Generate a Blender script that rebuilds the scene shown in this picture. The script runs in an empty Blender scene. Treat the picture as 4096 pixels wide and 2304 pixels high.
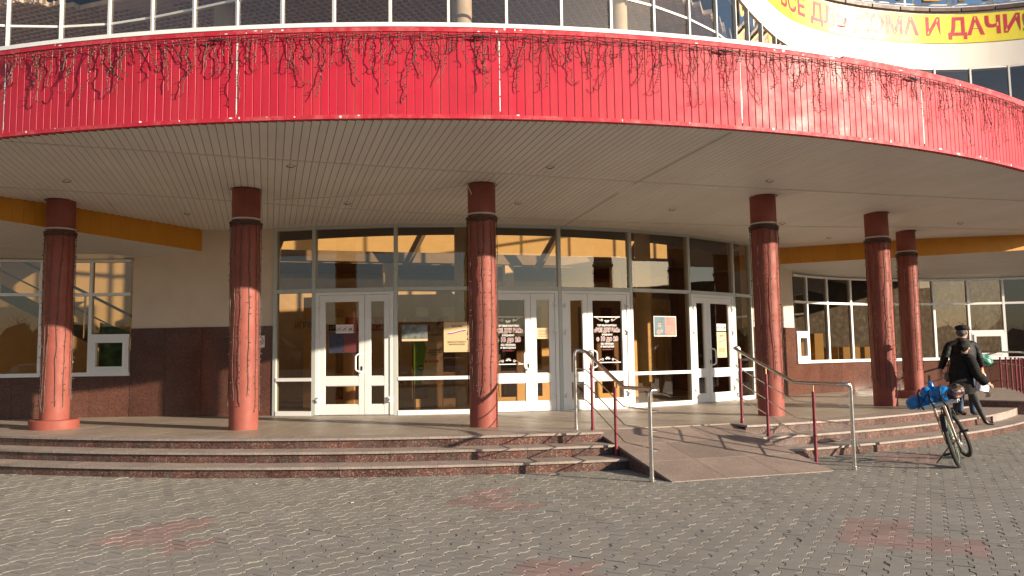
import bpy, bmesh, math, random
from math import sin, cos, pi, sqrt, atan2, radians as R_, degrees as D_
from mathutils import Vector, Matrix, noise
S = bpy.context.scene
COL = S.collection
rng = random.Random(7)

# ---------------------------------------------------------------- camera, sky, sun, exposure
PT, RL, EYE = 0.084367, -0.0148712, 1.53
cam = bpy.data.cameras.new('camera'); camo = bpy.data.objects.new('camera', cam); COL.objects.link(camo)
cp, sp, cr, sr = cos(PT), sin(PT), cos(RL), sin(RL)
rt = Vector((cr, -sp*sr, cp*sr)); up = Vector((-sr, -sp*cr, cp*cr)); fw = Vector((0, cp, sp))
m = Matrix((rt, up, -fw)).transposed().to_4x4(); m.translation = Vector((0, 0, EYE))
camo.matrix_world = m
cam.sensor_width = 36; cam.lens = 3145.72/4096*36; cam.clip_end = 2000; cam.clip_start = 0.05
S.camera = camo
SUN_AZ, SUN_EL = 28.0, 15.0           # light comes from +x, slightly from behind the camera
w_ = bpy.data.worlds.new('World'); S.world = w_; w_.use_nodes = True
nt = w_.node_tree; nt.nodes.clear()
sky = nt.nodes.new('ShaderNodeTexSky'); sky.sky_type = 'NISHITA'; sky.sun_disc = False
sky.sun_elevation = R_(SUN_EL); sky.sun_rotation = R_(90+SUN_AZ); sky.altitude = 100; sky.air_density = 1.0; sky.dust_density = 1.2; sky.ozone_density = 2.2
bg = nt.nodes.new('ShaderNodeBackground'); bg.inputs[1].default_value = 0.085
ow = nt.nodes.new('ShaderNodeOutputWorld'); nt.links.new(sky.outputs[0], bg.inputs[0]); nt.links.new(bg.outputs[0], ow.inputs[0])
sl = bpy.data.lights.new('sun', 'SUN'); sl.energy = 5.0; sl.angle = R_(0.5); sl.color = (1.0, 0.845, 0.66)
so = bpy.data.objects.new('sun', sl); COL.objects.link(so)
tosun = Vector((cos(R_(SUN_AZ))*cos(R_(SUN_EL)), -sin(R_(SUN_AZ))*cos(R_(SUN_EL)), sin(R_(SUN_EL))))
so.rotation_euler = tosun.to_track_quat('Z', 'Y').to_euler(); so.location = tosun*60
S.view_settings.view_transform = 'Standard'; S.view_settings.look = 'None'; S.view_settings.gamma = 1
S.view_settings.exposure = 0.95
S.cycles.max_bounces = 8; S.cycles.transparent_max_bounces = 16; S.cycles.caustics_reflective = False; S.cycles.caustics_refractive = False

# ---------------------------------------------------------------- materials
def rgbramp(nt, fac, stops):
    r = nt.nodes.new('ShaderNodeValToRGB'); e = r.color_ramp.elements
    while len(e) < len(stops): e.new(0.5)
    for el, (p, c) in zip(e, stops): el.position = p; el.color = (*c, 1)
    nt.links.new(fac, r.inputs[0]); return r.outputs[0]
def tex(nt, kind, scale, detail=4, rough=.6, sep=None):
    g = nt.nodes.new('ShaderNodeNewGeometry')
    t = nt.nodes.new('ShaderNodeTexNoise' if kind == 'n' else 'ShaderNodeTexVoronoi')
    src = g.outputs['Position']
    if sep:
        mp = nt.nodes.new('ShaderNodeMapping'); mp.inputs['Scale'].default_value = sep; nt.links.new(src, mp.inputs[0]); src = mp.outputs[0]
    nt.links.new(src, t.inputs['Vector']); t.inputs['Scale'].default_value = scale
    if kind == 'n': t.inputs['Detail'].default_value = detail; t.inputs['Roughness'].default_value = rough; return t.outputs['Fac']
    return t.outputs['Color']
def mix(nt, a, b, fac, mode='MIX'):
    n = nt.nodes.new('ShaderNodeMix'); n.data_type = 'RGBA'; n.blend_type = mode
    for v, i in ((fac, 0), (a, 6), (b, 7)):
        if hasattr(v, 'is_output'): nt.links.new(v, n.inputs[i])
        elif i == 0: n.inputs[0].default_value = v
        else: n.inputs[i].default_value = (*v, 1)
    return n.outputs[2]
def math_(nt, op, a, b=0.0):
    n = nt.nodes.new('ShaderNodeMath'); n.operation = op
    for i, v in enumerate((a, b)):
        if hasattr(v, 'is_output'): nt.links.new(v, n.inputs[i])
        else: n.inputs[i].default_value = v
    return n.outputs[0]
MATS = {}
def mat(name, col, rough=.5, metal=0, var=.12, vscale=3.0, spec=.5, speck=None, bump=0, bscale=60, rnd=0, dirt=None, coat=0, streak=None):
    """principled with noise tone variation; speck=(colour list, scale); rnd = tone change from piece to piece; dirt=(colour, scale, amount)"""
    if name in MATS: return MATS[name]
    M = bpy.data.materials.new(name); M.use_nodes = True; nt = M.node_tree; b = nt.nodes['Principled BSDF']
    base = None
    if speck:
        c = tex(nt, 'v', speck[1]); bw = nt.nodes.new('ShaderNodeSeparateColor'); nt.links.new(c, bw.inputs[0])
        k = len(speck[0]); base = rgbramp(nt, bw.outputs[0], [(i/(k-1) if k > 1 else 0, q) for i, q in enumerate(speck[0])])
        nt.nodes[-1]
    f = tex(nt, 'n', vscale, 5)
    f2 = rgbramp(nt, f, [(.3, (1-var,)*3), (.7, (1+var,)*3)])
    base = mix(nt, base if base is not None else col, f2, 1.0, 'MULTIPLY')
    if rnd:
        oi = nt.nodes.new('ShaderNodeObjectInfo'); g = nt.nodes.new('ShaderNodeNewGeometry')
        s = math_(nt, 'FRACT', math_(nt, 'ADD', oi.outputs['Random'], g.outputs['Random Per Island']))
        rr = rgbramp(nt, s, [(0, (1-rnd,)*3), (.5, (1, 1, 1)), (1, (1+rnd, 1+rnd*.9, 1+rnd*.8))]); base = mix(nt, base, rr, 1.0, 'MULTIPLY')
    if dirt:
        d = tex(nt, 'n', dirt[1], 6, .7); dr = rgbramp(nt, d, [(.45, (0, 0, 0)), (.72, (dirt[2],)*3)]); base = mix(nt, base, dirt[0], dr)
    if streak:
        d = tex(nt, 'n', 1.0, 4, .6, (streak[1], streak[1], .35)); dr = rgbramp(nt, d, [(.5, (0, 0, 0)), (.75, (streak[2],)*3)]); base = mix(nt, base, streak[0], dr)
    nt.links.new(base, b.inputs['Base Color'])
    rv = rgbramp(nt, tex(nt, 'n', vscale*2.3, 4), [(.3, (rough*.8,)*3), (.7, (min(1, rough*1.2),)*3)]); nt.links.new(rv, b.inputs['Roughness'])
    b.inputs['Metallic'].default_value = metal; b.inputs['Specular IOR Level'].default_value = spec; b.inputs['Coat Weight'].default_value = coat
    if bump:
        bn = nt.nodes.new('ShaderNodeBump'); bn.inputs['Strength'].default_value = bump; bn.inputs['Distance'].default_value = .01
        nt.links.new(tex(nt, 'n', bscale, 6), bn.inputs['Height']); nt.links.new(bn.outputs[0], b.inputs['Normal'])
    MATS[name] = M; return M
def glass(name, tint, gain=1.7, rough=.0, base=0.0):
    M = bpy.data.materials.new(name); M.use_nodes = True; nt = M.node_tree; nt.nodes.remove(nt.nodes['Principled BSDF']); out = nt.nodes['Material Output']
    tr = nt.nodes.new('ShaderNodeBsdfTransparent'); tr.inputs[0].default_value = (*tint, 1)
    gl = nt.nodes.new('ShaderNodeBsdfGlossy'); gl.inputs['Roughness'].default_value = rough; gl.inputs[0].default_value = (1, .96, .91, 1)
    ge = nt.nodes.new('ShaderNodeNewGeometry'); dt = nt.nodes.new('ShaderNodeVectorMath'); dt.operation = 'DOT_PRODUCT'
    nt.links.new(ge.outputs['Incoming'], dt.inputs[0]); nt.links.new(ge.outputs['Normal'], dt.inputs[1])
    sch = math_(nt, 'ADD', math_(nt, 'MULTIPLY', math_(nt, 'POWER', math_(nt, 'SUBTRACT', 1.0, math_(nt, 'ABSOLUTE', dt.outputs['Value'])), 5.0), .96), .043)   # Schlick, both sides of the sheet alike
    bn = nt.nodes.new('ShaderNodeBump'); bn.inputs['Strength'].default_value = .012; bn.inputs['Distance'].default_value = .05
    nt.links.new(tex(nt, 'n', 1.3, 1), bn.inputs['Height']); nt.links.new(bn.outputs[0], gl.inputs['Normal'])
    f = math_(nt, 'MINIMUM', math_(nt, 'ADD', math_(nt, 'MULTIPLY', sch, gain), base), 1.0)
    mx = nt.nodes.new('ShaderNodeMixShader'); nt.links.new(f, mx.inputs[0]); nt.links.new(tr.outputs[0], mx.inputs[1]); nt.links.new(gl.outputs[0], mx.inputs[2])
    nt.links.new(mx.outputs[0], out.inputs[0]); MATS[name] = M; return M

red = mat('red_fascia_paint', (.455, .016, .038), .52, spec=.35, var=.07, vscale=1.2, rnd=.06, streak=((.50, .055, .06), 7, .45), dirt=((.34,.02,.03), 1.5, .5), bump=.08, bscale=6)
redflange = mat('red_flange_paint', (.45, .02, .04), .6, spec=.3, var=.1, vscale=4, dirt=((.6, .35, .32), 6, .35))
shadeal = mat('shaded_white_aluminium', (.50, .53, .51), .4, var=.05)  # white frame metal, its shade put into the grey colour
white = mat('white_aluminium', (.80, .80, .79), .38, var=.04, vscale=2)
whitep = mat('white_flashing', (.82, .82, .80), .5, var=.05)
soffm = mat('cream_soffit_slat', (.72, .70, .655), .5, var=.05, vscale=.8, rnd=.03)
dark = mat('dark_void', (.02, .018, .016), .9)
trimw = mat('cream_trim', (.60, .57, .52), .5)
colm = mat('column_red_paint', (.25, .068, .050), .6, spec=.3, var=.12, vscale=2.2, dirt=((.33, .12, .10), 3, .4), streak=((.15, .04, .03), 6, .45), bump=.12, bscale=30)
orange = mat('orange_beam_cladding', (.62, .26, .012), .5, var=.05, rnd=.03)
wallm = mat('beige_render', (.645, .535, .43), .85, var=.05, vscale=2, bump=.1, bscale=120)
wallw = mat('white_render', (.72, .67, .60), .55, var=.05, vscale=.8, streak=((.6, .55, .48), 4, .3))
gran = mat('polished_red_granite', (.2, .08, .05), .16, var=.2, vscale=1.5, speck=([(.03, .018, .015), (.095, .038, .027), (.14, .055, .037), (.07, .03, .022), (.19, .10, .075)], 130), rnd=.12, spec=.6)
riserm = mat('red_granite_riser', (.2, .08, .05), .3, var=.22, vscale=4, speck=([(.03, .02, .018), (.10, .038, .028), (.14, .055, .04), (.055, .035, .03), (.24, .17, .145)], 75), rnd=.32, dirt=((.13, .115, .10), 5, .5))
treadm = mat('flamed_granite_tread', (.3, .25, .21), .6, var=.16, vscale=3, speck=([(.24, .19, .165), (.33, .28, .24), (.27, .20, .175), (.37, .33, .29)], 70), rnd=.08, dirt=((.2, .18, .16), 2.5, .4))
platm = mat('granite_platform', (.33, .27, .21), .45, var=.14, vscale=1.2, speck=([(.26, .21, .16), (.36, .30, .235), (.31, .25, .20)], 60), rnd=.07, dirt=((.22, .19, .16), 1.4, .4))
rampm = mat('granite_ramp', (.26, .2, .17), .5, var=.14, vscale=2, speck=([(.19, .15, .135), (.29, .22, .19), (.24, .17, .145), (.33, .29, .25)], 70), rnd=.16, dirt=((.19, .165, .145), 1.6, .5))
paverm = mat('grey_concrete_paver', (.238, .222, .188), .85, var=.10, vscale=1.1, rnd=.06, bump=.35, bscale=160, dirt=((.33, .31, .28), 1.7, .35), streak=((.13, .118, .105), 1.1, .4))
pavred = mat('red_concrete_paver', (.272, .188, .163), .85, var=.12, vscale=1.4, rnd=.1, bump=.35, bscale=160, dirt=((.31, .24, .21), 2.1, .35), streak=((.13, .118, .105), 1.1, .4))
sandm = mat('joint_sand', (.15, .135, .115), .95, var=.2, vscale=8)
asph = mat('asphalt', (.07, .068, .066), .9, var=.2, vscale=2)
chrome = mat('brushed_stainless', (.62, .60, .57), .24, metal=1, var=.05)
maroon = mat('maroon_post_paint', (.19, .022, .035), .4, var=.1)
brass = mat('brass_pin', (.6, .42, .2), .3, metal=1)
wire = mat('brown_cable', (.055, .032, .026), .6)
bulb = mat('clear_bulb', (.26, .20, .15), .3)
blk = mat('black_rubber', (.016, .016, .016), .7)
blackp = mat('black_plastic', (.02, .02, .022), .4)
G1 = glass('bronze_glass', (.76, .64, .46), 2.1)
GD = glass('dark_interior_tint_glass', (.20, .15, .14), 1.6)  # tint darkened to stand in for the unlit interior behind these panes
G2 = glass('upper_glass', (.74, .73, .72), 2.6)
G3 = glass('wing_glass', (.58, .50, .39), 2.0)
cream = mat('interior_cream_wall', (.62, .43, .20), .8, var=.05)
creamf = mat('interior_beige_frame', (.72, .54, .32), .5, var=.08)
indark = mat('interior_shade_dark', (.055, .042, .03), .8)  # dark colour stands in for the shade inside the right wing
hallm = mat('interior_brown_hall', (.62, .44, .25), .8)
infl = mat('interior_floor_tile', (.45, .36, .27), .3, var=.2)
beamin = mat('interior_brown_beam', (.25, .18, .11), .7)
lat = mat('lattice_ceiling_bar', (.80, .66, .50), .6)
concol = mat('beige_column_paint', (.62, .49, .33), .7)
paper = mat('white_paper', (.78, .76, .72), .6, var=.03)

# ---------------------------------------------------------------- mesh helpers
class MB:
    def __init__(s): s.v = []; s.f = []; s.mi = []
    def add(s, vs, fs, mi=0, M=None):
        o = len(s.v)
        for p in vs:
            p = Vector(p); s.v.append(tuple(M @ p) if M else tuple(p))
        for f in fs: s.f.append(tuple(i+o for i in f)); s.mi.append(mi)
        return s
    def box(s, a, b, M=None, mi=0):
        x0, y0, z0 = a; x1, y1, z1 = b
        return s.add([(x0,y0,z0),(x1,y0,z0),(x1,y1,z0),(x0,y1,z0),(x0,y0,z1),(x1,y0,z1),(x1,y1,z1),(x0,y1,z1)],
              [(0,3,2,1),(4,5,6,7),(0,1,5,4),(1,2,6,5),(2,3,7,6),(3,0,4,7)], mi, M)
    def quad(s, a, b, c, d, mi=0): return s.add([a,b,c,d], [(0,1,2,3)], mi)
    def tube(s, pts, r, n=8, closed=False, mi=0, M=None, cap=True):
        pts = [Vector(p) for p in pts]; N = len(pts); rs = r if isinstance(r, (list, tuple)) else [r]*N
        vs = []; fs = []; prev = None
        for i in range(N):
            if closed: t = pts[(i+1) % N]-pts[i-1]
            else: t = pts[min(i+1, N-1)]-pts[max(i-1, 0)]
            t = t.normalized() if t.length > 1e-9 else Vector((0,0,1))
            if prev is None:
                a = Vector((0,0,1)) if abs(t.z) < .9 else Vector((1,0,0)); u = t.cross(a).normalized()
            else:
                u = prev - t*prev.dot(t); u = u.normalized() if u.length > 1e-6 else t.orthogonal().normalized()
            prev = u; v = t.cross(u)
            for k in range(n):
                an = 2*pi*k/n; vs.append(pts[i]+(u*cos(an)+v*sin(an))*rs[i])
        for i in range(N if closed else N-1):
            j = (i+1) % N
            for k in range(n): fs.append((i*n+k, i*n+(k+1) % n, j*n+(k+1) % n, j*n+k))
        if cap and not closed: fs.append(tuple(range(n-1, -1, -1))); fs.append(tuple((N-1)*n+k for k in range(n)))
        return s.add(vs, fs, mi, M)
    def lathe(s, prof, c=(0,0), n=32, mi=0, M=None):
        vs = []; fs = []
        for r, z in prof:
            for k in range(n): a = 2*pi*k/n; vs.append((c[0]+r*cos(a), c[1]+r*sin(a), z))
        for i in range(len(prof)-1):
            for k in range(n): fs.append((i*n+k, i*n+(k+1) % n, (i+1)*n+(k+1) % n, (i+1)*n+k))
        return s.add(vs, fs, mi, M)
    def prism(s, poly, z0, z1, mi=0, M=None):
        n = len(poly); vs = [(x,y,z0) for x,y in poly]+[(x,y,z1) for x,y in poly]
        fs = [tuple(range(n-1,-1,-1)), tuple(range(n, 2*n))]+[(i,(i+1) % n,(i+1) % n+n,i+n) for i in range(n)]
        return s.add(vs, fs, mi, M)
    def mesh(s, name, mats, smooth=False):
        me = bpy.data.meshes.new(name); me.from_pydata(s.v, [], s.f)
        for q in (mats if isinstance(mats, (list, tuple)) else [mats]): me.materials.append(q)
        if any(s.mi): me.polygons.foreach_set('material_index', s.mi)
        if smooth:
            me.polygons.foreach_set('use_smooth', [True]*len(me.polygons))
            try: me.set_sharp_from_angle(angle=R_(40))
            except Exception: pass
        me.update(); return me
def link(name, me, parent=None, keep=True):
    o = bpy.data.objects.new(name, me); COL.objects.link(o)
    if parent is not None:
        o.parent = parent
        if keep: o.matrix_parent_inverse = WI(parent)
    return o
def WI(p):
    m = Matrix.Identity(4); q = p
    while q is not None:
        m = Matrix.LocRotScale(q.location, q.rotation_euler, q.scale) @ m if q.parent is None else (q.matrix_parent_inverse @ Matrix.LocRotScale(q.location, q.rotation_euler, q.scale)) @ m
        q = q.parent
    return m.inverted()
def part(name, mb, mats, parent, smooth=False, keep=True, stuff=False, label=None):
    o = link(name, mb.mesh(name, mats, smooth), parent, keep)
    if stuff: o['kind'] = 'stuff'
    if label: o['label'] = label
    return o
def tag(o, label, cat, group=None):
    o['label'] = label; o['category'] = cat
    if group: o['group'] = group
    return o
def thing(name, loc, label, cat, group=None, rz=0):
    o = bpy.data.objects.new(name, None); COL.objects.link(o); o.location = loc; o.rotation_euler = (0,0,rz); o.empty_display_size = .2
    return tag(o, label, cat, group)
def struct(name, mb=None, mats=None, loc=(0,0,0), smooth=False):
    o = bpy.data.objects.new(name, mb.mesh(name, mats, smooth) if mb else None); COL.objects.link(o); o.location = loc; o['kind'] = 'structure'; return o
def text_mesh(txt, size, width=None, bold=0.0, align='CENTER', extrude=0.0, shear=0.0):
    c = bpy.data.curves.new('t', 'FONT'); c.body = txt; c.size = size; c.align_x = align; c.align_y = 'CENTER'; c.offset = bold; c.extrude = extrude; c.shear = shear; c.resolution_u = 3
    o = bpy.data.objects.new('t', c); me = bpy.data.meshes.new_from_object(o)
    bpy.data.objects.remove(o); bpy.data.curves.remove(c)
    if width and len(me.vertices):
        xs = [v.co.x for v in me.vertices]; w = max(xs)-min(xs); k = width/w
        for v in me.vertices: v.co.x *= k
    return me
def text_obj(name, txt, size, M, m_, parent, width=None, bold=0.0, extrude=0.0):
    me = text_mesh(txt, size, width, bold, extrude=extrude); me.transform(M); me.materials.append(m_)
    return link(name, me, parent)

# ---------------------------------------------------------------- site frame: C is the centre of the round canopy, u along the facade, v into the building
C = Vector((-1.98, 26.505)); PHI = R_(17.249)
def W(u, v, z=0.0): return Vector((C.x+u*cos(PHI)-v*sin(PHI), C.y+u*sin(PHI)+v*cos(PHI), z))
def WA(a, r, z=0.0, c=(0, 0)): return W(c[0]+r*sin(a), c[1]-r*cos(a), z)     # polar, angle from the axis
def UV(x, y): dx, dy = x-C.x, y-C.y; return dx*cos(PHI)+dy*sin(PHI), -dx*sin(PHI)+dy*cos(PHI)
ROT = Matrix.Rotation(PHI, 4, 'Z')
PL = .42                                  # platform level
def zsof(r): return 4.07+(r-11.35)*.06 if r < 14.2 else 4.241+(r-14.2)*.0245   # canopy soffit rises outwards
def ring(mb, r0, r1, z0, z1, a0, a1, n, top=True, bot=True, inner=True, outer=True, ends=True, mi=0, c=(0,0)):
    for i in range(n):
        b0, b1 = a0+(a1-a0)*i/n, a0+(a1-a0)*(i+1)/n
        p = [WA(b, r, z, c) for b in (b0, b1) for r in (r0, r1) for z in (z0, z1)]   # index b*4+r*2+z
        if top: mb.quad(p[1], p[5], p[7], p[3], mi) if r1 < r0 else mb.quad(p[1], p[3], p[7], p[5], mi)
        if bot: mb.quad(p[0], p[4], p[6], p[2], mi)
        if inner: mb.quad(p[0], p[1], p[5], p[4], mi)
        if outer: mb.quad(p[2], p[6], p[7], p[3], mi)
        if ends and i == 0: mb.quad(p[0], p[2], p[3], p[1], mi)
        if ends and i == n-1: mb.quad(p[4], p[5], p[7], p[6], mi)
    return mb

# ---------------------------------------------------------------- ground, pavement
struct('ground', MB().quad((-400,-400,-.06),(400,-400,-.06),(400,400,-.06),(-400,400,-.06)), asph)
pave = struct('pavement', MB().quad((-22,-9,-.014),(26,-9,-.014),(26,24,-.014),(-22,24,-.014)), sandm)
LN, LT = Vector((.465, .885)).normalized(), None
LT = Vector((LN.y, -LN.x))
def paver_poly(g=.0022):
    # H-shaped interlocking block, 200 x 165 mm
    a, b, c_, d = .0825-g, .05-g, .066, .034
    return [(-a,-.1+g),(a,-.1+g),(a,-c_-g*.4),(b,-d-g*.4),(b,d+g*.4),(a,c_+g*.4),(a,.1-g),(-a,.1-g),(-a,c_+g*.4),(-b,d+g*.4),(-b,-d-g*.4),(-a,-c_-g*.4)]
P0 = paver_poly(.0018); P1 = paver_poly(.0050)
PAV_V = [(x,y,-.03) for x,y in P0]+[(x,y,-.0030) for x,y in P0]+[(x,y,0) for x,y in P1]
PAV_F = [(i,(i+1)%12,(i+1)%12+12,i+12) for i in range(12)]+[(i+12,(i+1)%12+12,(i+1)%12+24,i+24) for i in range(12)]+[tuple(range(24,36))]
pmb = MB(); pmb.add(PAV_V, PAV_F); pm_grey = pmb.mesh('paver', paverm); pm_red = pmb.mesh('paver', pavred)
def pt_px(x, y, s, x0, y0):               # photo pixel to ground point (used only to place the red blocks)
    X = (x/s+x0-2048)/3145.72; Y = -(y/s+y0-1152)/3145.72
    X, Y = cr*X-sr*Y, sr*X+cr*Y; d = (cp-sp*Y, sp+cp*Y); t = -EYE/d[1]; return (X*t, d[0]*t)
REDP = [([(600,1055),(1330,895),(1530,930),(1300,985),(1200,1040),(1480,1045),(1400,1090),(1180,1145),(1000,1095),(800,1090)], 1.7173, 0, 1550),
        ([(1060,690),(1400,700),(1280,740),(1230,790),(1570,810),(1480,880),(1150,860),(720,825)], 1.9815, 1400, 1600),
        ([(1490,1265),(1900,1300),(1990,1330),(1950,1395),(1900,1480),(1150,1480),(1250,1395)], 1.9815, 1400, 1600),
        ([(1290,860),(1660,890),(1780,930),(1770,1010),(2180,1040),(2390,1090),(2350,1170),(2100,1130),(1640,1100),(1210,1050)], 1.8453, 2700, 1600),
        ([(1530,390),(1960,380),(1960,470),(1500,460)], 1.8453, 2700, 1600)]
REDP = [[pt_px(x, y, s, a, b) for x, y in pp] for pp, s, a, b in REDP]
def inside(p, poly):
    k = False; n = len(poly)
    for i in range(n):
        (x0,y0),(x1,y1) = poly[i], poly[i-1]
        if (y0 > p[1]) != (y1 > p[1]) and p[0] < (x1-x0)*(p[1]-y0)/(y1-y0)+x0: k = not k
    return k
cells = []
for j in range(-110, 150):
    for i in range(-90, 120):
        c = LT*(.1325*j)+LN*(.2*(i+(.5 if j % 2 else 0)))
        x, y = c.x+1.5, c.y+6.0
        if y < 2.6 or y > 19 or abs(x) > .75*y+3.2: continue
        u, v = UV(x, y); r = math.hypot(u, v); a = D_(atan2(u, -v))
        if r < (16.22 if a < 33.7 else 16.05): continue
        if -1.30 < u < .82 and -17.3 < v: continue
        cells.append((x, y))
def dvis(c): return c[1] if abs(c[0]) < .66*c[1] and c[1] > 5.35 else 1e9
cells.sort(key=dvis)
big = MB()
RP = Matrix.Rotation(atan2(LN.y, LN.x)-pi/2, 4, 'Z')
for k, (x, y) in enumerate(cells):
    isred = any(inside((x, y), q) for q in REDP)
    h = rng.gauss(0, .0013) + noise.noise(Vector((x*.6, y*.6, 0)))*.006
    T = Matrix.Translation((x, y, h)) @ RP @ Matrix.Rotation(rng.gauss(0, .006), 4, 'X') @ Matrix.Rotation(rng.gauss(0, .006), 4, 'Y') @ Matrix.Rotation(rng.gauss(0, .008), 4, 'Z')
    if k < 300:
        o = link('paver', pm_red if isred else pm_grey, pave, False); o.matrix_basis = T
    else: big.add(PAV_V, PAV_F, 1 if isred else 0, T)
part('paver_field', big, [paverm, pavred], pave, stuff=True)

# ---------------------------------------------------------------- steps, platform, ramp
A0, A1 = R_(-62), R_(25.9)
RU0, RU1 = -1.42, .90                     # ramp between these u
steps = struct('steps'); plat = struct('platform')
def arcs_without_ramp(r, a0, a1):
    b0, b1 = math.asin(RU0/r), math.asin(RU1/r); return [(a0, b0), (b1, a1)]
LV = [(3, 15.58, R_(25.9)), (2, 15.97, R_(33.7)), (1, 16.37, R_(33.7))]
for lev, r, aend in LV:
    z1 = .14*lev; z0 = z1-.14
    for a0, a1 in arcs_without_ramp(r, A0, aend):
        n = max(1, round((a1-a0)*r/.62))
        for i in range(n):
            b0 = a0+(a1-a0)*i/n; b1 = a0+(a1-a0)*(i+1)/n; g = .0015/r; j = rng.uniform(-.002, .002)
            part('riser_tile', ring(MB(), r-.09, r-.035+j, z0-.02, z1-.032, b0+g, b1-g, 2), riserm, steps)
            depth = .42 if lev < 3 else .40
            t = MB(); ring(t, r-depth, r+j, z1-.03, z1+rng.uniform(-.001, .001), b0+g, b1-g, 2)
            part('tread_slab', t, treadm, steps)
# core under the steps
core = MB()
for lev, r, aend in LV:
    for a0, a1 in arcs_without_ramp(r, A0, aend): ring(core, 9.0 if lev == 3 else 14.4, r-.06, -.05, .14*lev-.034, a0+.002, a1-.002, 40)
part('step_core', core, riserm, steps)
# platform floor: granite slabs in concentric courses
base = MB(); ring(base, 7.0, 15.2, -.05, PL-.022, A0, A1, 60); ring(base, 7.0, 14.8, -.05, PL-.022, A1, R_(33.7), 8); ring(base, 7.0, 16.1, -.05, PL-.022, R_(33.7), R_(80), 40)
part('platform_core', base, riserm, plat)
for k in range(8):
    r1 = 15.18-.62*k; r0 = r1-.618
    n = round((A1-A0)*r1/.95)
    for i in range(n):
        b0 = A0+(A1-A0)*(i+.5*(k % 2))/n; b1 = b0+(A1-A0)/n; g = .0012/r1; b1 = min(b1, A1)
        um = r1*sin((b0+b1)/2)
        t = MB(); ring(t, r0, r1, PL-.02, PL+rng.uniform(-.0008, .0008), b0+g, b1-g, 2, bot=False); part('floor_slab', t, platm, plat)
t = MB(); ring(t, 7.0, 14.8, PL-.02, PL-.0012, A1, R_(33.7), 8); ring(t, 7.0, 16.1, PL-.02, PL-.0012, R_(33.7), R_(80), 40); part('side_floor', t, platm, plat)
t = MB(); ring(t, 14.4, 16.17, .385, PL+.002, R_(33.75), R_(75), 40); part('side_edge_slab', t, treadm, plat)
t = MB(); ring(t, 14.0, 15.97, .11, .14*2-.001, A1+.001, R_(33.7), 8); part('landing_slab', t, treadm, plat)
t = MB(); ring(t, 14.9, 16.12, -.03, .384, R_(33.72), R_(75), 40); part('side_riser', t, riserm, plat)
# ramp: sloping slabs inside the gap of the steps
ramp = struct('ramp')
VT, VB = -15.12, -17.45
def rz(v): return PL-.002 if v > VT else max(.008, PL-.002+(v-VT)*(PL-.010)/(VT-VB)*1.0)
wd = MB()
us = [RU0+.012, -.66, .12, RU1-.012]
def rbot(u): return VB-.0-(0)
for a in range(3):
    vs = [VT+.62, VT, -15.9, -16.68, VB]
    for b in range(4):
        t = MB(); u0, u1 = us[a]+.003, us[a+1]-.003; v0, v1 = vs[b]-.003, vs[b+1]+.003
        top = [W(u0, v0, rz(v0)), W(u1, v0, rz(v0)), W(u1, v1, rz(v1)), W(u0, v1, rz(v1))]
        low = [p-Vector((0,0,.03)) for p in top]
        t.add(top+low, [(3,2,1,0),(4,5,6,7),(0,1,5,4),(1,2,6,5),(2,3,7,6),(3,0,4,7)]); part('ramp_slab', t, rampm, ramp)
t = MB()
for u0, u1 in ((RU0, RU1),):
    top = [W(u0, VT+.62, PL-.034), W(u1, VT+.62, PL-.034), W(u1, VT, PL-.034), W(u1, VB+.02, -.02), W(u0, VB+.02, -.02), W(u0, VT, PL-.034)]
    low = [Vector((p.x, p.y, -.06)) for p in top]
    t.add(top+low, [(5,2,1,0),(5,4,3,2)]+[(i,(i+1)%6,(i+1)%6+6,i+6) for i in range(6)])
part('ramp_cheek', t, riserm, ramp)

# ---------------------------------------------------------------- building
bld = thing('shopping_centre', W(0, -3, 0), 'shopping centre with a curved glazed entrance, concave wings and a rounded upper storey', 'building')
GC, GR = (-.472, -.954), 10.385           # lower glass: centre (u,v) and radius
PW, PE = 1.606, .81
def gs(s, z=0.0, off=0.0): return WA(s/GR, GR+off, z, GC)      # point on the glass curve at arc length s
SS = [-3*PW-PE, -3*PW, -2*PW, -PW, 0, PW, 2*PW, 3*PW, 3*PW+PE]
ZT, ZTR = 4.075, 2.815
def frame(p, q):                          # local frame of a flat facet: x along, y outwards (towards the viewer), z up
    x = (q-p); L = x.length; x.normalize(); z = Vector((0,0,1)); y = x.cross(z)
    mm = Matrix((x, y, z)).transposed().to_4x4(); mm.translation = p; return mm, L
def bldpart(name, mb, mats, parent=bld, **k): return part(name, mb, mats, parent, **k)
ent = bldpart('entrance_glazing', MB().box((-.001,-.001,0),(.001,.001,.001), Matrix.Translation(gs(0, PL+.001))), white)
for i, s in enumerate(SS):                # mullions
    a = s/GR; M = Matrix.Translation(gs(s, 0)) @ Matrix.Rotation(PHI+a, 4, 'Z')
    part('mullion', MB().box((-.034,-.05,PL),(.034,.07,ZT+.02), M), shadeal, ent)
def panel(i): return frame(gs(SS[i], 0), gs(SS[i+1], 0))
DOORS = {1: 'wl', 3: 'wl', 4: 'wr', 6: 'wr'}
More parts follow.
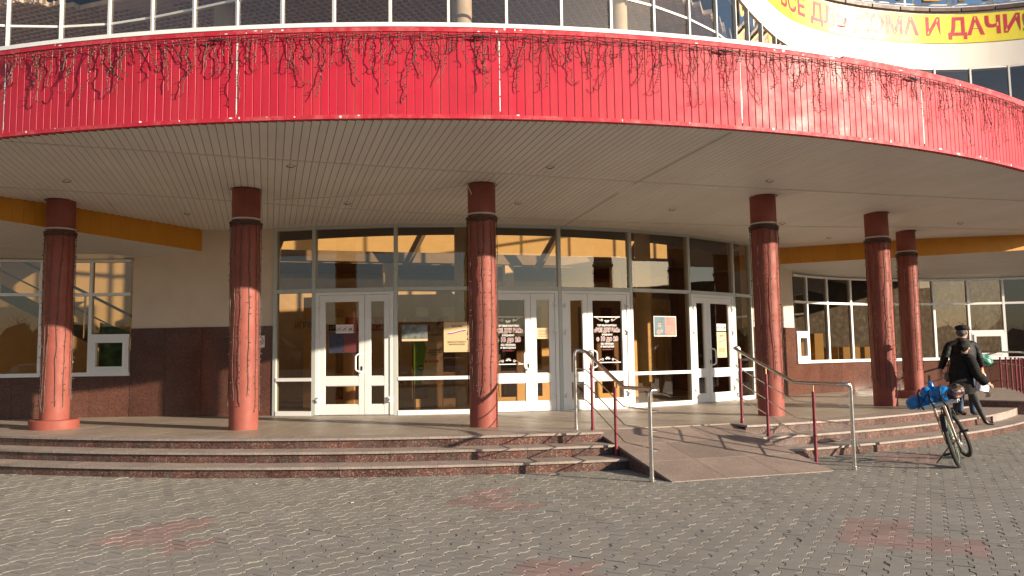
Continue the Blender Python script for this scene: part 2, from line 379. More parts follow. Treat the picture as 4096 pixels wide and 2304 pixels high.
for i in range(8):
    M, L = panel(i); e = .036
    part('top_rail', MB().box((e,-.045,ZT-.06),(L-e,.06,ZT+.06), M), shadeal, ent)
    part('transom', MB().box((e,-.045,ZTR-.036),(L-e,.06,ZTR+.036), M), shadeal, ent)
    part('pane', MB().quad(M@Vector((e,.0,ZTR+.04)), M@Vector((L-e,.0,ZTR+.04)), M@Vector((L-e,.0,ZT-.06)), M@Vector((e,.0,ZT-.06))), G1, ent)
    if i in DOORS: continue
    part('sill_rail', MB().box((e,-.045,PL),(L-e,.06,PL+.085), M), white, ent)
    part('middle_rail', MB().box((e,-.045,1.075),(L-e,.06,1.14), M), white, ent)
    for z0, z1 in ((PL+.085, 1.075), (1.14, ZTR-.04)):
        part('pane', MB().quad(M@Vector((e,.0,z0)), M@Vector((L-e,.0,z0)), M@Vector((L-e,.0,z1)), M@Vector((e,.0,z1))), G1, ent)
def leaf(M, x0, x1, parent, unlit_tint=False):
    z0, z1 = PL+.015, 2.715; f = .105
    mb = MB()
    mb.box((x0,-.03,z0),(x0+f,.035,z1), M).box((x1-f,-.03,z0),(x1,.035,z1), M)
    mb.box((x0+f,-.03,z1-.115),(x1-f,.033,z1), M).box((x0+f,-.03,z0),(x1-f,.033,z0+.185), M).box((x0+f,-.03,.985),(x1-f,.033,1.155), M)
    # narrow bead round the panes
    for a, b in ((z0+.185, .985), (1.155, z1-.115)):
        for q in (((x0+f,.0,a),(x0+f+.012,.02,b)), ((x1-f-.012,.0,a),(x1-f,.02,b)), ((x0+f+.012,.0,a),(x1-f-.012,.02,a+.012)), ((x0+f+.012,.0,b-.012),(x1-f-.012,.02,b))): mb.box(*q, M)
        part('door_pane', MB().quad(M@Vector((x0+f,0,a)), M@Vector((x1-f,0,a)), M@Vector((x1-f,0,b)), M@Vector((x0+f,0,b))), GD if (unlit_tint and b > 2) else G1, parent)
    part('door_leaf', mb, white, parent)
for i, kind in DOORS.items():
    M, L = panel(i); e = .036
    fr = MB().box((e,-.05,PL),(e+.07,.05,2.775), M).box((L-e-.07,-.05,PL),(L-e,.05,2.775), M).box((e+.07,-.05,2.72),(L-e-.07,.05,2.775), M)
    d = bldpart('entrance_door', fr, white)
    xa, xb = e+.075, L-e-.075; xm = xa+(xb-xa)*(.645 if kind == 'wl' else .355)
    leaf(M, xa, xm-.004, d, i == 3); leaf(M, xm+.004, xb, d, i == 4)
    hx = xm-.055 if kind == 'wl' else xm+.055
    sg = -1 if kind == 'wl' else 1
    pts = [(hx,.035,1.24),(hx,.09,1.24),(hx+sg*.03,.11,1.245),(hx+sg*.085,.11,1.27),(hx+sg*.1,.11,1.31),(hx+sg*.1,.11,1.52),(hx+sg*.085,.11,1.56),(hx+sg*.03,.11,1.585),(hx,.09,1.59),(hx,.035,1.59)]
    part('door_handle', MB().tube([M@Vector(p) for p in pts], .017, 8), white, d, True)
    part('lock_plate', MB().box((hx-.014,.036,1.27),(hx+.014,.046,1.35), M), blackp, d)
    for hxx, s2 in ((xa, 1), (xb, -1)):
        for hz in (.72, 1.95, 2.48):
            part('hinge', MB().box((hxx-.045*s2,.05,hz-.015),(hxx-.005*s2,.085,hz+.015), M).box((hxx-.03*s2,.05,hz-.05),(hxx+.01*s2,.082,hz-.018), M).box((hxx-.015*s2,.036,hz+.018),(hxx+.03*s2,.075,hz+.05), M), white, d)
    part('threshold', MB().box((e,-.05,PL-.002),(L-e,.06,PL+.012), M), chrome, d)
# walls beside the glazing and wing window walls (arcs)
JL, JR = UV(*gs(SS[0])[:2]), UV(*gs(SS[8])[:2])
WR = 7.6; WC = {1: (10.13, -15.85), -1: (-11.07, -15.85)}
def wp(side, ang, z=0.0, off=0.0):        # point on a wing arc; ang in degrees from +v, positive away from the entrance
    cu, cv = WC[side]; a = R_(ang)*side; r = WR+off
    return W(cu+r*sin(a), cv+r*cos(a), z)
ZS = {1: 1.225, -1: 1.255}; ZW = {1: 3.45, -1: 3.54}; ZD = {1: 2.085, -1: 2.145}; ZR = {1: 2.755, -1: 2.845}; ZV = {1: 1.98, -1: 2.02}
WEND = {1: -27.0, -1: -19.2}
def wallbox(mb, p, q, z0, z1, t=.25, proud=0.0):
    M, L = frame(Vector((p.x,p.y,0)), Vector((q.x,q.y,0))); return mb.box((0,-t,z0),(L,proud,z1), M)
for side, J in ((1, JR), (-1, JL)):
    p = W(*J); q = wp(side, WEND[side])
    if side == 1: a, b = p, q
    else: a, b = q, p
    d = (b-a).normalized()
    if side == 1: a = a+d*.037
    else: b = b-d*.037
    wl = bldpart('rendered_wall', wallbox(MB(), a, b, ZD[side], 4.6), wallm)
    n = 4 if side == -1 else 3; L = (b-a).length
    for k in range(n):
        part('granite_panel', wallbox(MB(), a+d*(L*k/n+.002), a+d*(L*(k+1)/n-.002), PL, ZD[side]-.004, .2, .025+rng.uniform(0, .002)), gran, wl)
    cap_ = wallbox(MB(), a, b, ZD[side]-.004, ZD[side]+.012, .2, .03); part('dado_cap', cap_, gran, wl)
for side in (1, -1):
    angs = {1: [-27.0, -22.2, -15.3, -8.2, -1.2, 5.6, 12.4, 19.8, 26.8, 33.8, 40.8], -1: [-19.2, -13.1, -6.1, .9, 7.9, 14.9, 21.9]}[side]
    gz = bldpart('wing_glazing', MB().box((-.001,-.001,0),(.001,.001,.001), Matrix.Translation(wp(side, angs[0], 1.3))), white)
    wl = bldpart('wing_wall', MB().box((-.001,-.001,0),(.001,.001,.001), Matrix.Translation(wp(side, angs[0], .5, .1))), gran)
    for k in range(len(angs)):
        p = wp(side, angs[k]); a = R_(angs[k])*side
        if k == 0: continue
        M = Matrix.Translation(p) @ Matrix.Rotation(PHI-a, 4, 'Z'); part('mullion', MB().box((-.03,-.05,ZS[side]),(.03,.05,ZW[side]), M), white, gz)
    for k in range(len(angs)-1):
        p, q = wp(side, angs[k]), wp(side, angs[k+1])
        if side == -1: p, q = q, p
        M, L = frame(p, q); e = .03; vent = k in ((0, 7) if side == 1 else (0,))
        part('top_rail', MB().box((e,-.045,ZW[side]-.05),(L-e,.045,ZW[side]), M), white, gz)
        part('transom', MB().box((e,-.045,ZR[side]-.03),(L-e,.045,ZR[side]+.03), M), white, gz)
        part('window_sill', MB().box((e-.03,-.045,ZS[side]-.03),(L-e+.03,.075,ZS[side]+.045), M), white, gz)
        zz = [(ZR[side]+.03, ZW[side]-.05)]
        if vent:
            part('vent_rail', MB().box((e,-.045,ZV[side]-.03),(L-e,.045,ZV[side]+.03), M), white, gz)
            v0, v1 = ZS[side]+.045, ZV[side]-.03
            vf = MB()
            for ins, y0, y1 in ((.0,-.03,.055), (.055,-.02,.075)):
                w = .055; x0, x1 = e+ins, L-e-ins; z0, z1 = v0+ins, v1-ins
                vf.box((x0,y0,z0),(x0+w,y1,z1), M).box((x1-w,y0,z0),(x1,y1,z1), M).box((x0+w,y0,z0),(x1-w,y1,z0+w), M).box((x0+w,y0,z1-w),(x1-w,y1,z1), M)
            part('opening_sash', vf, white, gz)
            part('pane', MB().quad(*[M@Vector(c) for c in ((e+.1,0,v0+.1),(L-e-.1,0,v0+.1),(L-e-.1,0,v1-.1),(e+.1,0,v1-.1))]), G3, gz)
            zz.append((ZV[side]+.03, ZR[side]-.03))
        else: zz.append((ZS[side]+.045, ZR[side]-.03))
        for z0, z1 in zz: part('pane', MB().quad(*[M@Vector(c) for c in ((e,0,z0),(L-e,0,z0),(L-e,0,z1),(e,0,z1))]), G3, gz)
        n = 2
        for j in range(n):
            x0, x1 = L*j/n+.002, L*(j+1)/n-.002
            part('granite_panel', MB().box((x0,-.2,PL),(x1,.02+rng.uniform(0,.002),ZS[side]-.032), M), gran, wl)

# ---------------------------------------------------------------- upper storey: one S-shaped path, glass below, white wall band above
ZB, ZRF = 11.35, 13.41
half = [(9.97*sin(R_(a)), -9.97*cos(R_(a))) for a in range(0, 41, 2)] + [(6.95,-7.15),(7.69,-6.58),(8.66,-5.84),(9.84,-5.08),(10.8,-4.68),(12.1,-4.36),(13.2,-4.27),(14.1,-4.27),(15.0,-4.33),(15.9,-4.44),(16.8,-4.66),(17.5,-4.89),(18.3,-5.25),(19.2,-5.78),(20.5,-6.7),(22.2,-8.2),(24.5,-10.8)]
full0 = [(-u, v) for u, v in half[:0:-1]] + half
full = []
for i in range(len(full0)-1):              # smooth curve through the measured points
    p0, p1, p2, p3 = full0[max(0, i-1)], full0[i], full0[i+1], full0[min(len(full0)-1, i+2)]
    for k in range(4):
        t = k/4; full.append(tuple(.5*(2*b+(c-a)*t+(2*a-5*b+4*c-d)*t*t+(3*b-a-3*c+d)*t**3) for a, b, c, d in zip(p0, p1, p2, p3)))
full.append(full0[-1])
cum = [0.0]
for a, b in zip(full, full[1:]): cum.append(cum[-1]+math.hypot(b[0]-a[0], b[1]-a[1]))
S0 = cum[4*(len(half)-1)]
def path(s):
    s += S0
    for k in range(len(cum)-1):
        if s <= cum[k+1] or k == len(cum)-2:
            t = (s-cum[k])/(cum[k+1]-cum[k]); a, b = full[k], full[k+1]; return (a[0]+(b[0]-a[0])*t, a[1]+(b[1]-a[1])*t)
def pathn(s):
    a, b = path(s-.15), path(s+.15); dx, dy = b[0]-a[0], b[1]-a[1]; L = math.hypot(dx, dy); return (dx/L, dy/L)
def pw(s, z, off=0.0): u, v = path(s); t = pathn(s); return W(u+t[1]*off, v-t[0]*off, z)      # off > 0 towards the viewer
upw = mat('grey_white_aluminium', (.66, .67, .66), .4, var=.05)
upg = bldpart('upper_glazing', MB().box((-.001,-.001,0),(.001,.001,.001), Matrix.Translation(pw(0, 9.77))), white)
S00 = 9.97*R_(37.55); UPW = 1.264
ks = range(-24, 15)
for k in ks:
    s = S00+k*UPW; t = pathn(s); M = Matrix.Translation(pw(s, 0)) @ Matrix.Rotation(PHI+atan2(t[1], t[0]), 4, 'Z')
    part('mullion', MB().box((-.029,-.06,5.3),(.029,.02,ZB), M), upw, upg)
for k in list(ks)[:-1]:
    s = S00+k*UPW; M, L = frame(pw(s, 0), pw(s+UPW, 0)); e = .032
    part('transom', MB().box((e,-.05,9.745),(L-e,.018,9.80), M), upw, upg)
    part('transom', MB().box((e,-.08,7.5),(L-e,.045,7.57), M), white, upg)
    part('head_rail', MB().box((e,-.08,ZB-.05),(L-e,.045,ZB), M), white, upg)
    for z0, z1 in ((5.3, 7.5), (7.57, 9.74), (9.81, ZB-.05)): part('pane', MB().quad(*[M@Vector(c) for c in ((e,0,z0),(L-e,0,z0),(L-e,0,z1),(e,0,z1))]), G2, upg)
band = MB(); capm = MB(); step_ = .2; smax = cum[-1]-S0
ns = int(2*smax/step_)
pth = [-smax+2*smax*i/ns for i in range(ns+1)]
for a, b in zip(pth, pth[1:]):
    f0, f1, b0, b1 = [(a, .06), (b, .06), (a, -.3), (b, -.3)][:4]
    q = [pw(a, ZB, .06), pw(b, ZB, .06), pw(b, ZRF, .06), pw(a, ZRF, .06), pw(a, ZB, -.3), pw(b, ZB, -.3), pw(b, ZRF, -.3), pw(a, ZRF, -.3)]
    band.add(q, [(0,1,2,3),(7,6,5,4),(0,4,5,1),(3,2,6,7)])
pb = bldpart('parapet_wall', band, wallw)
bmm = bmesh.new(); bmm.from_mesh(pb.data); bmesh.ops.remove_doubles(bmm, verts=bmm.verts, dist=.001); bmm.to_mesh(pb.data); bmm.free()
pb.data.polygons.foreach_set('use_smooth', [True]*len(pb.data.polygons)); pb.data.set_sharp_from_angle(angle=R_(40))
n = int(2*smax/1.15)
for i in range(n):
    a = -smax+.2+(2*smax-.4)*i/n; b = a+(2*smax-.4)/n-.05; m_ = (a+b)/2
    mb = MB()
    for x, y in ((a, m_), (m_, b)):
        q = [pw(x, ZRF-.03, .17), pw(y, ZRF-.03, .17), pw(y, ZRF+.10, .17), pw(x, ZRF+.10, .17), pw(x, ZRF-.03, -.34), pw(y, ZRF-.03, -.34), pw(y, ZRF+.10, -.34), pw(x, ZRF+.10, -.34)]
        mb.add(q, [(0,1,2,3),(7,6,5,4),(0,4,5,1),(3,2,6,7),(0,3,7,4),(1,5,6,2)])
    part('parapet_cap', mb, mat('brown_metal_cap', (.085, .045, .04), .5), pb)
# roof plate, lattice ceiling, far wall, floors
rp = MB()
for a, b in zip(pth, pth[1:]):
    u0, v0 = path(a); u1, v1 = path(b)
    t0, t1 = pathn(a), pathn(b)
    rp.quad(pw(a, ZB+.5, -.25), pw(b, ZB+.5, -.25), W(u1, 3, ZB+.5), W(u0, 3, ZB+.5))
bldpart('roof', rp, mat('grey_roofing', (.12, .12, .12), .9))
fw_ = MB().quad(W(-26,-.5,.3), W(26,-.5,.3), W(26,-.5,ZB+.5), W(-26,-.5,ZB+.5)).quad(W(-26,-.5,.3), W(-26,-.5,ZB+.5), W(-26,-12,ZB+.5), W(-26,-12,.3)).quad(W(26,-.5,.3), W(26,-12,.3), W(26,-12,ZB+.5), W(26,-.5,ZB+.5))
bldpart('inner_wall', fw_, cream)
bldpart('inner_floor', MB().quad(W(-26,-9.2,PL-.03), W(26,-9.2,PL-.03), W(26,-.5,PL-.03), W(-26,-.5,PL-.03)), infl)
# gallery in front of the far wall: slab edge, railing band and dark rooms below
gal = MB().box((-5.8,-3.6,4.15),(7,-.6,4.5), Matrix.Translation(W(0,0)) @ ROT)
g_ = bldpart('gallery', gal, beamin)
part('gallery_beam', MB().box((-5.9,-4.9,4.05),(7.5,-4.6,4.32), Matrix.Translation(W(0,0)) @ ROT), beamin, g_)
for u in (-6.2,-2.9,.5,3.8): part('gallery_post', MB().box((u-.13,-4.85,PL),(u+.13,-4.62,4.05), Matrix.Translation(W(0,0)) @ ROT), creamf, g_)
for u0, u1 in ((-5.0,-5.9),(-1.4,-2.5),(2.2,1.2),(4.6,3.8)): part('sloping_strut', MB().tube([W(u0,-7.6,6.6), W(u1,-5.2,3.9)], .11, 6), beamin, g_)
part('hall_wall', MB().quad(W(-5.8,-3.2,PL), W(7,-3.2,PL), W(7,-3.2,3.75), W(-5.8,-3.2,3.75)), hallm, g_)
# vestibule partition (second row of doors)
ves = MB(); VR = GR-2.5
vest = bldpart('vestibule_partition', MB().box((-.001,-.001,0),(.001,.001,.001), Matrix.Translation(gs(0, 1))), creamf)
vpts = [-4.9,-3.9,-2.6,-1.3,0,1.3,2.6,3.9,4.7]
def vs_(s, z, off=0): return WA(s/VR, VR+off, z, (GC[0], GC[1]))
for i, s in enumerate(vpts):
    M = Matrix.Translation(vs_(s, 0)) @ Matrix.Rotation(PHI+s/VR, 4, 'Z'); part('post', MB().box((-.13,-.06,PL-.02),(.13,.06,2.9), M), creamf, vest)
for a, b in zip(vpts, vpts[1:]):
    M, L = frame(vs_(a, 0), vs_(b, 0))
    part('header', MB().box((.06,-.05,2.62),(L-.06,.05,2.9), M), creamf, vest); part('kick_rail', MB().box((.06,-.04,PL-.02),(L-.06,.05,PL+.16), M), creamf, vest)
    part('middle_rail', MB().box((.06,-.04,1.05),(L-.06,.05,1.16), M), creamf, vest); part('stile', MB().box((L/2-.16,-.04,PL+.16),(L/2+.16,.045,2.62), M), creamf, vest)
    for x0, x1 in ((.13, L/2-.16), (L/2+.16, L-.13)): part('pane', MB().quad(*[M@Vector(c) for c in ((x0,0,PL),(x1,0,PL),(x1,0,2.62),(x0,0,2.62))]), G1, vest)

# upper interior columns and lattice ceiling
for px_, rr in ((1168, 8.75), (548, 8.75), (1574, 8.4)):
    X = (px_*1.5901-2048)/3145.7; th = math.atan(X); dx, dy = sin(th), cos(th)
    b_ = -(dx*C.x+dy*C.y); k_ = C.x**2+C.y**2-rr*rr; t = -b_-sqrt(max(0, b_*b_-k_))
    bldpart('inner_column', MB().lathe([(.235,5.34),(.235,ZB)], (dx*t, dy*t), 24), concol, smooth=True)
lt = bldpart('lattice_ceiling', MB().box((-.001,-.001,0),(.001,.001,.001), Matrix.Translation(W(0,-5,10.75))), lat)
def lbar(p, q, z0, z1):
    M, L = frame(Vector((*p,0)), Vector((*q,0))); return MB().box((0,-.012,z0),(L,.012,z1), M)
def clipline(p, d, inside_, n=120, L=16):
    ts = [(-L+2*L*i/n) for i in range(n+1)]; ok = [t for t in ts if inside_(p[0]+d[0]*t, p[1]+d[1]*t)]
    return (min(ok), max(ok)) if len(ok) > 2 else None
ins_ = lambda u, v: v < -.7 and (math.hypot(u, v) < 9.55 or (abs(u) < 14.5 and v > -3.9))
bars = []
for sg in (1, -1):
    d = (cos(R_(45*sg+8)), sin(R_(45*sg+8)))
    for k in range(-66, 67):
        p = (-d[1]*k*.2, -4+d[0]*k*.2); c = clipline(p, d, ins_, 160, 19)
        if not c: continue
        a = W(p[0]+d[0]*c[0], p[1]+d[1]*c[0]); b = W(p[0]+d[0]*c[1], p[1]+d[1]*c[1]); bars.append((abs(k), lbar(a[:2], b[:2], 10.66+.002*(sg > 0), 10.78+.002*(sg > 0))))
bars.sort(key=lambda q: q[0]); lrest = MB()
for n_, (_, mb) in enumerate(bars):
    if n_ < 290: part('lattice_bar', mb, lat, lt)
    else: lrest.add(mb.v, mb.f)
if lrest.v: part('lattice_bars', lrest, lat, lt, stuff=True)
# staircase seen through the left wing windows
st = bldpart('inner_staircase', MB().add([W(-12,-5.8,3.1), W(-8.2,-5.8,1.0), W(-8.2,-5.8,1.25), W(-12,-5.8,3.4), W(-12,-5.2,3.1), W(-8.2,-5.2,1.0), W(-8.2,-5.2,1.25), W(-12,-5.2,3.4)], [(0,1,2,3),(7,6,5,4),(0,4,5,1),(3,2,6,7),(1,5,6,2),(0,3,7,4)]), beamin)
part('handrail', MB().tube([W(-13,-6.0,4.75), W(-8.0,-6.0,2.0)], .035, 6).tube([W(-13,-6.0,4.3), W(-8.0,-6.0,1.55)], .02, 6), beamin, st)
for k in range(6):
    u = -12.5+.85*k; z = 4.72-(u+13)*.55; part('baluster', MB().tube([W(u,-6.0,z-1.0), W(u,-6.0,z)], .022, 6), chrome, st)
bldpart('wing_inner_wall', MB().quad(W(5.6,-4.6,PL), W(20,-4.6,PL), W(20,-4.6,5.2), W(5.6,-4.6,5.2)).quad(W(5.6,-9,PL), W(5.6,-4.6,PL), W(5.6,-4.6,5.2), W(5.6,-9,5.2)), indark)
pm_ = mat('green_leaf_print', (.10, .22, .09), .6, var=.5, vscale=6)
bldpart('leaf_print', MB().quad(*[wp(-1, a, z, .12) for a, z in ((-14,1.36),(-18.5,1.36),(-18.5,2.1),(-14,2.3))]), pm_)

# ---------------------------------------------------------------- canopy: red fascia, cream slatted soffit, orange beams
can = thing('entrance_canopy', W(0, -17.4, 4.3), 'curved entrance canopy with red ribbed fascia and cream slatted soffit', 'canopy')
FR = 17.46; RIB = 10.25/31
SEAM0 = -31.6
FB, FT = 4.32, 5.432
k0, k1 = -50, 240
pv = {}
for k in range(k0, k1):
    a0 = R_(SEAM0+k*RIB); a1 = R_(SEAM0+(k+1)*RIB); seam = (k % 31 == 0)
    g = .0022/FR if not seam else .010/FR
    mb = MB(); zb, zt = FB+.043, FT-.052
    for (x0, x1, dr) in ((a0+g, a1-.010/FR, 0),):
        pr = [(x0, FR-.012), (x0+.002/FR, FR), (x1, FR), (x1+.008/FR, FR-.011)]
        lo = [WA(a, r, zb) for a, r in pr]; hi = [WA(a, r, zt) for a, r in pr]
        mb.add(lo+hi, [(i, i+1, i+5, i+4) for i in range(3)])
    part('fascia_panel', mb, red, can)
def arcstrip(r0, r1, z0, z1, a0=-48.1, a1=47.7, n=190):
    return ring(MB(), r0, r1, z0, z1, R_(a0), R_(a1), n)
part('fascia_backing', arcstrip(FR-.05, FR-.013, FB+.03, FT-.04), mat('white_metal_backing', (.72, .72, .71), .5), can)
part('top_flange', arcstrip(FR-.06, FR+.012, FT-.056, FT), redflange, can)
for e0, e1 in ((-70.0, -48.15), (47.75, 78.0)): part('fascia_sheet', arcstrip(FR-.06, FR, FB, FT, e0, e1, 70), red, can)
part('bottom_flange', arcstrip(FR-.06, FR+.010, FB, FB+.046), redflange, can)
part('roof_flashing', arcstrip(FR-.5, FR+.02, FT+.001, FT+.052, -70.0, 4.2, 120), whitep, can)
part('roof_flashing', arcstrip(FR-.5, FR+.014, FT+.001, FT+.030, 4.5, 78.0, 120), redflange, can)
part('canopy_roof', ring(MB(), 9.9, FR-.4, 5.28, 5.33, R_(-95), R_(95), 90), mat('grey_roofing', (.12, .12, .12), .9), can)
part('soffit_plenum', MB().add([p for a in range(-70, 70, 2) for p in (WA(R_(a), 9.0, 4.23), WA(R_(a), FR-.055, 4.40))], [(2*i, 2*i+2, 2*i+3, 2*i+1) for i in range(69)]), dark, can)
for k in range(0, 6):                      # white sealed joints between the fascia sheets
    a = R_(SEAM0+10.25*k); mb = MB(); z = FT-.16
    while z > FB+.1:
        h_ = rng.uniform(.06, .2); w = rng.uniform(.003, .011); z2 = max(z-h_, FB+.09)
        p = [WA(a-w/FR, FR+.003, z2), WA(a+w/FR, FR+.003, z2), WA(a+w*rng.uniform(.6,1.1)/FR, FR+.003, z), WA(a-w*rng.uniform(.6,1.1)/FR, FR+.003, z)]
        mb.quad(*p); z = z2-(rng.uniform(.005, .02) if rng.random() < .3 else 0)
    part('seam_sealant', mb, whitep, can)
for k in range(46):                        # chipped paint along both edges
    a = R_(rng.uniform(-31, 20)); zz = FT-rng.uniform(.01, .05) if k % 2 else FB+rng.uniform(.02, .05); w = rng.uniform(.006, .03)*(2 if a > R_(3) and rng.random() < .35 else 1); h_ = rng.uniform(.006, .02)
    pts = [WA(a+w*cos(t)*rng.uniform(.6,1)/FR, FR+.0135, zz+h_*sin(t)*rng.uniform(.6,1)) for t in [i*2*pi/7 for i in range(7)]]
    part('paint_chip', MB().add(pts, [tuple(range(7))]), whitep, can)
# soffit slats: strips along the building axis, cut at two cross trims
BL0, BL1, BR0, BR1 = (-10.24, -11.11), (-7.237, -9.23), (11.88, -11.23), (6.02, -9.35)
def vend(u):
    if u < BL1[0]: return BL1[1]+(BL0[1]-BL1[1])*(u-BL1[0])/(BL0[0]-BL1[0])
    if u > BR1[0]: return BR1[1]+(BR0[1]-BR1[1])*(u-BR1[0])/(BR0[0]-BR1[0])
    if JL[0] < u < JR[0]: return GC[1]-sqrt(GR**2-(u-GC[0])**2)+.05
    return -9.0
TR = (-14.68, -11.88)
slats = []
for k in range(-165, 150):
    u0, u1 = k*.1+.0025, k*.1+.1-.0025; um = (u0+u1)/2
    if abs(um) > 16.5: continue
    vf = -sqrt((FR-.062)**2-um*um); ve = vend(um)
    cuts = [vf]+[t for t in TR if vf+.1 < t < ve-.1]+[ve]
    for a, b in zip(cuts, cuts[1:]):
        if b-a < .05: continue
        slats.append((u0, u1, a+.006, b-.006, .16 if False else 0))
slats.sort(key=lambda q: (0 if q[2] < -15 and -9.6 < q[0] < 9.2 else 1, math.hypot(W(q[0], q[2]).x, W(q[0], q[2]).y)))
rest = MB()
def slat(mb, u0, u1, a, b):
    n = max(1, int((b-a)/.9)); vs = []; fs = []
    for i in range(n+1):
        v = a+(b-a)*i/n; z = zsof(math.hypot((u0+u1)/2, v))
        vs += [W(u0, v, z+.006), W(u0+.007, v, z), W(u1-.007, v, z), W(u1, v, z+.006)]
    for i in range(n):
        for j in range(3): fs.append((i*4+j, i*4+j+1, i*4+j+5, i*4+j+4))
    mb.add(vs, fs)
for i, (u0, u1, a, b, _) in enumerate(slats):
    if i < 299: mb = MB(); slat(mb, u0, u1, a, b); part('soffit_slat', mb, soffm, can)
    else: slat(rest, u0, u1, a, b)
part('soffit_slats', rest, soffm, can, stuff=True)
teeth = MB()
for (u0, u1, a, b, _) in slats:
    if abs(u0) > 11.5: continue
    for v, sg in ((b, -1), (a, 1)):
        if sg == 1 and a < -15: continue
        z = zsof(math.hypot(u1, v))-.0025; h_ = .022*(1 if sg < 0 else .6)
        teeth.add([W(u1-.014, v, z), W(u1+.019, v, z), W(u1+.0025, v+sg*h_, z)], [(0,1,2)])
part('slat_end_notches', teeth, dark, can, stuff=True)
for tv in TR:
    mb = MB()
    for i in range(64):
        u0, u1 = -16+.5*i, -16+.5*i+.5
        if vend((u0+u1)/2) < tv or math.hypot(max(abs(u0), abs(u1)), tv) > FR-.06: continue
        q = [W(u, v, zsof(math.hypot(u, v))-.006) for u in (u0, u1) for v in (tv-.022, tv+.022)]; mb.add(q+[p+Vector((0,0,.03)) for p in q], [(0,2,3,1),(0,4,6,2),(1,3,7,5)])
    part('soffit_trim', mb, trimw, can)
mb = MB()
for i in range(12):
    v0, v1 = -17.35+.52*i, -17.35+.52*(i+1); q = [W(u, v, zsof(math.hypot(u, v))-.003) for u in (-.360,-.340) for v in (v0, v1)]; mb.add(q, [(0,2,3,1)])
part('centre_joint', mb, mat('dark_joint', (.22, .19, .16), .8), can)
# beams and the lower soffits of the wings
def along(p, q, t): return (p[0]+(q[0]-p[0])*t, p[1]+(q[1]-p[1])*t)
for side, b0, b1, zz in ((-1, BL1, BL0, ((4.09,3.67),(4.29,3.88))), (1, BR1, BR0, ((4.07,3.655),(4.32,3.915)))):
    bm = thing('orange_beam', W(*b1, 3.9), 'orange clad beam under the canopy beside the leftmost pillar' if side < 0 else 'orange clad beam running behind the two rightmost pillars', 'beam', 'orange beams under the canopy')
    L = math.hypot(b0[0]-b1[0], b0[1]-b1[1]); n = 34; ext = 1.7
    dx, dy = (b1[0]-b0[0])/L, (b1[1]-b0[1])/L; nx, ny = (dy, -dx)
    if ny > 0: nx, ny = -nx, -ny
    for i in range(n):
        t0, t1 = (i+.006)*ext/n, (i+.994)*ext/n; mb = MB(); pts = []
        for t in (t0, t1):
            p = along(b0, b1, t); zt = zz[0][0]+(zz[1][0]-zz[0][0])*t; zb = zz[0][1]+(zz[1][1]-zz[0][1])*t
            for o in (.0, -.14):
                for z in (zb, zt+.02): pts.append(W(p[0]+nx*o, p[1]+ny*o, z))
        mb.add(pts, [(0,1,5,4),(2,6,7,3),(0,4,6,2),(1,3,7,5),(0,2,3,1),(4,5,7,6)]); part('cladding_strip', mb, orange, bm)
    # lower soffit between the beam and the wing windows
    ls = struct if False else None
    ns_ = 46
    A0_ = WEND[side]; A1_ = 42 if side > 0 else 24
    so_ = part('wing_soffit', MB().add([p for i in range(ns_+1) for p in (lambda t: (W(*along(b0, b1, t*ext), zz[0][1]+(zz[1][1]-zz[0][1])*t*ext+.14), wp(side, A0_+(A1_-A0_)*t, ZW[side]+.14, .1)))(i/ns_)], [(2*i, 2*i+2, 2*i+3, 2*i+1) for i in range(ns_)]), dark, can)
    nst = 30
    for i in range(nst):                  # slats run across, parallel to the windows
        f0, f1 = (i+.04)/nst, (i+.94)/nst; mb = MB(); vs = []; 
        for j in range(25):
            t = j/24; p = W(*along(b0, b1, t*ext), zz[0][1]+(zz[1][1]-zz[0][1])*t*ext+.004); q = wp(side, A0_+(A1_-A0_)*t, ZW[side]+.004, .1)
            vs += [p+(q-p)*f0, p+(q-p)*f1]
        mb.add(vs, [(2*j, 2*j+2, 2*j+3, 2*j+1) for j in range(24)]); part('wing_soffit_slat', mb, soffm, so_)
# cream blocks added behind the right wing windows to show sunlit yellow patches
lit_blocks = bldpart('added_sunlit_blocks', MB().box((6.9,-7.2,PL),(8.6,-6.6,1.75), Matrix.Translation(W(0,0)) @ ROT).box((8.9,-7.0,PL),(9.2,-6.6,2.0), Matrix.Translation(W(0,0)) @ ROT).box((9.6,-7.1,PL),(11.0,-6.5,1.6), Matrix.Translation(W(0,0)) @ ROT), cream)
# small fittings in the soffit
DL = [(-5.695,-14.463),(-2.069,-15.289),(1.689,-15.25),(-7.394,-10.786),(-4.699,-12.331),(-1.846,-13.025),(1.122,-13.083),(8.445,-12.559),(4.133,-12.217),(6.43,-10.812),(-8.916,-12.698)]
DLL = ['above and left of the second pillar','in the front row right of the third pillar','in the front row above the fourth pillar','nearest the left orange beam','between the second pillar and the left door','right of the third pillar head','in front of the middle doors','far right before the right orange beam','just right of the fourth pillar head','right of the fifth pillar head','near the far left end of the canopy']
for (u, v), lb in zip(DL, DLL):
    z = zsof(math.hypot(u, v)); o = thing('downlight', W(u, v, z), 'small bare downlight fitting in the soffit, '+lb, 'light fitting', 'downlights in the canopy soffit')
    c = tuple(W(u, v)[:2])
    part('ring', MB().lathe([(.030,z-.002),(.04,z-.007),(.045,z-.002)], c, 14), trimw, o, True)
    part('lamp_wire', MB().tube([(c[0]-.03,c[1],z-.012),(c[0]-.06,c[1],z-.03),(c[0]+.02,c[1]+.02,z-.045),(c[0]+.07,c[1],z-.02)], .006, 5), wire, o)
cab = MB().tube([W(-5.9,-12.33,4.17), W(-5.2,-12.9,4.12), W(-4.6,-13.17,4.13), W(-3.9,-13.6,4.11), W(-3.2,-14.0,4.17), W(-3.0,-14.05,4.2), W(-2.87,-14.02,3.95), W(-2.86,-14.02,3.7)], .009, 5)
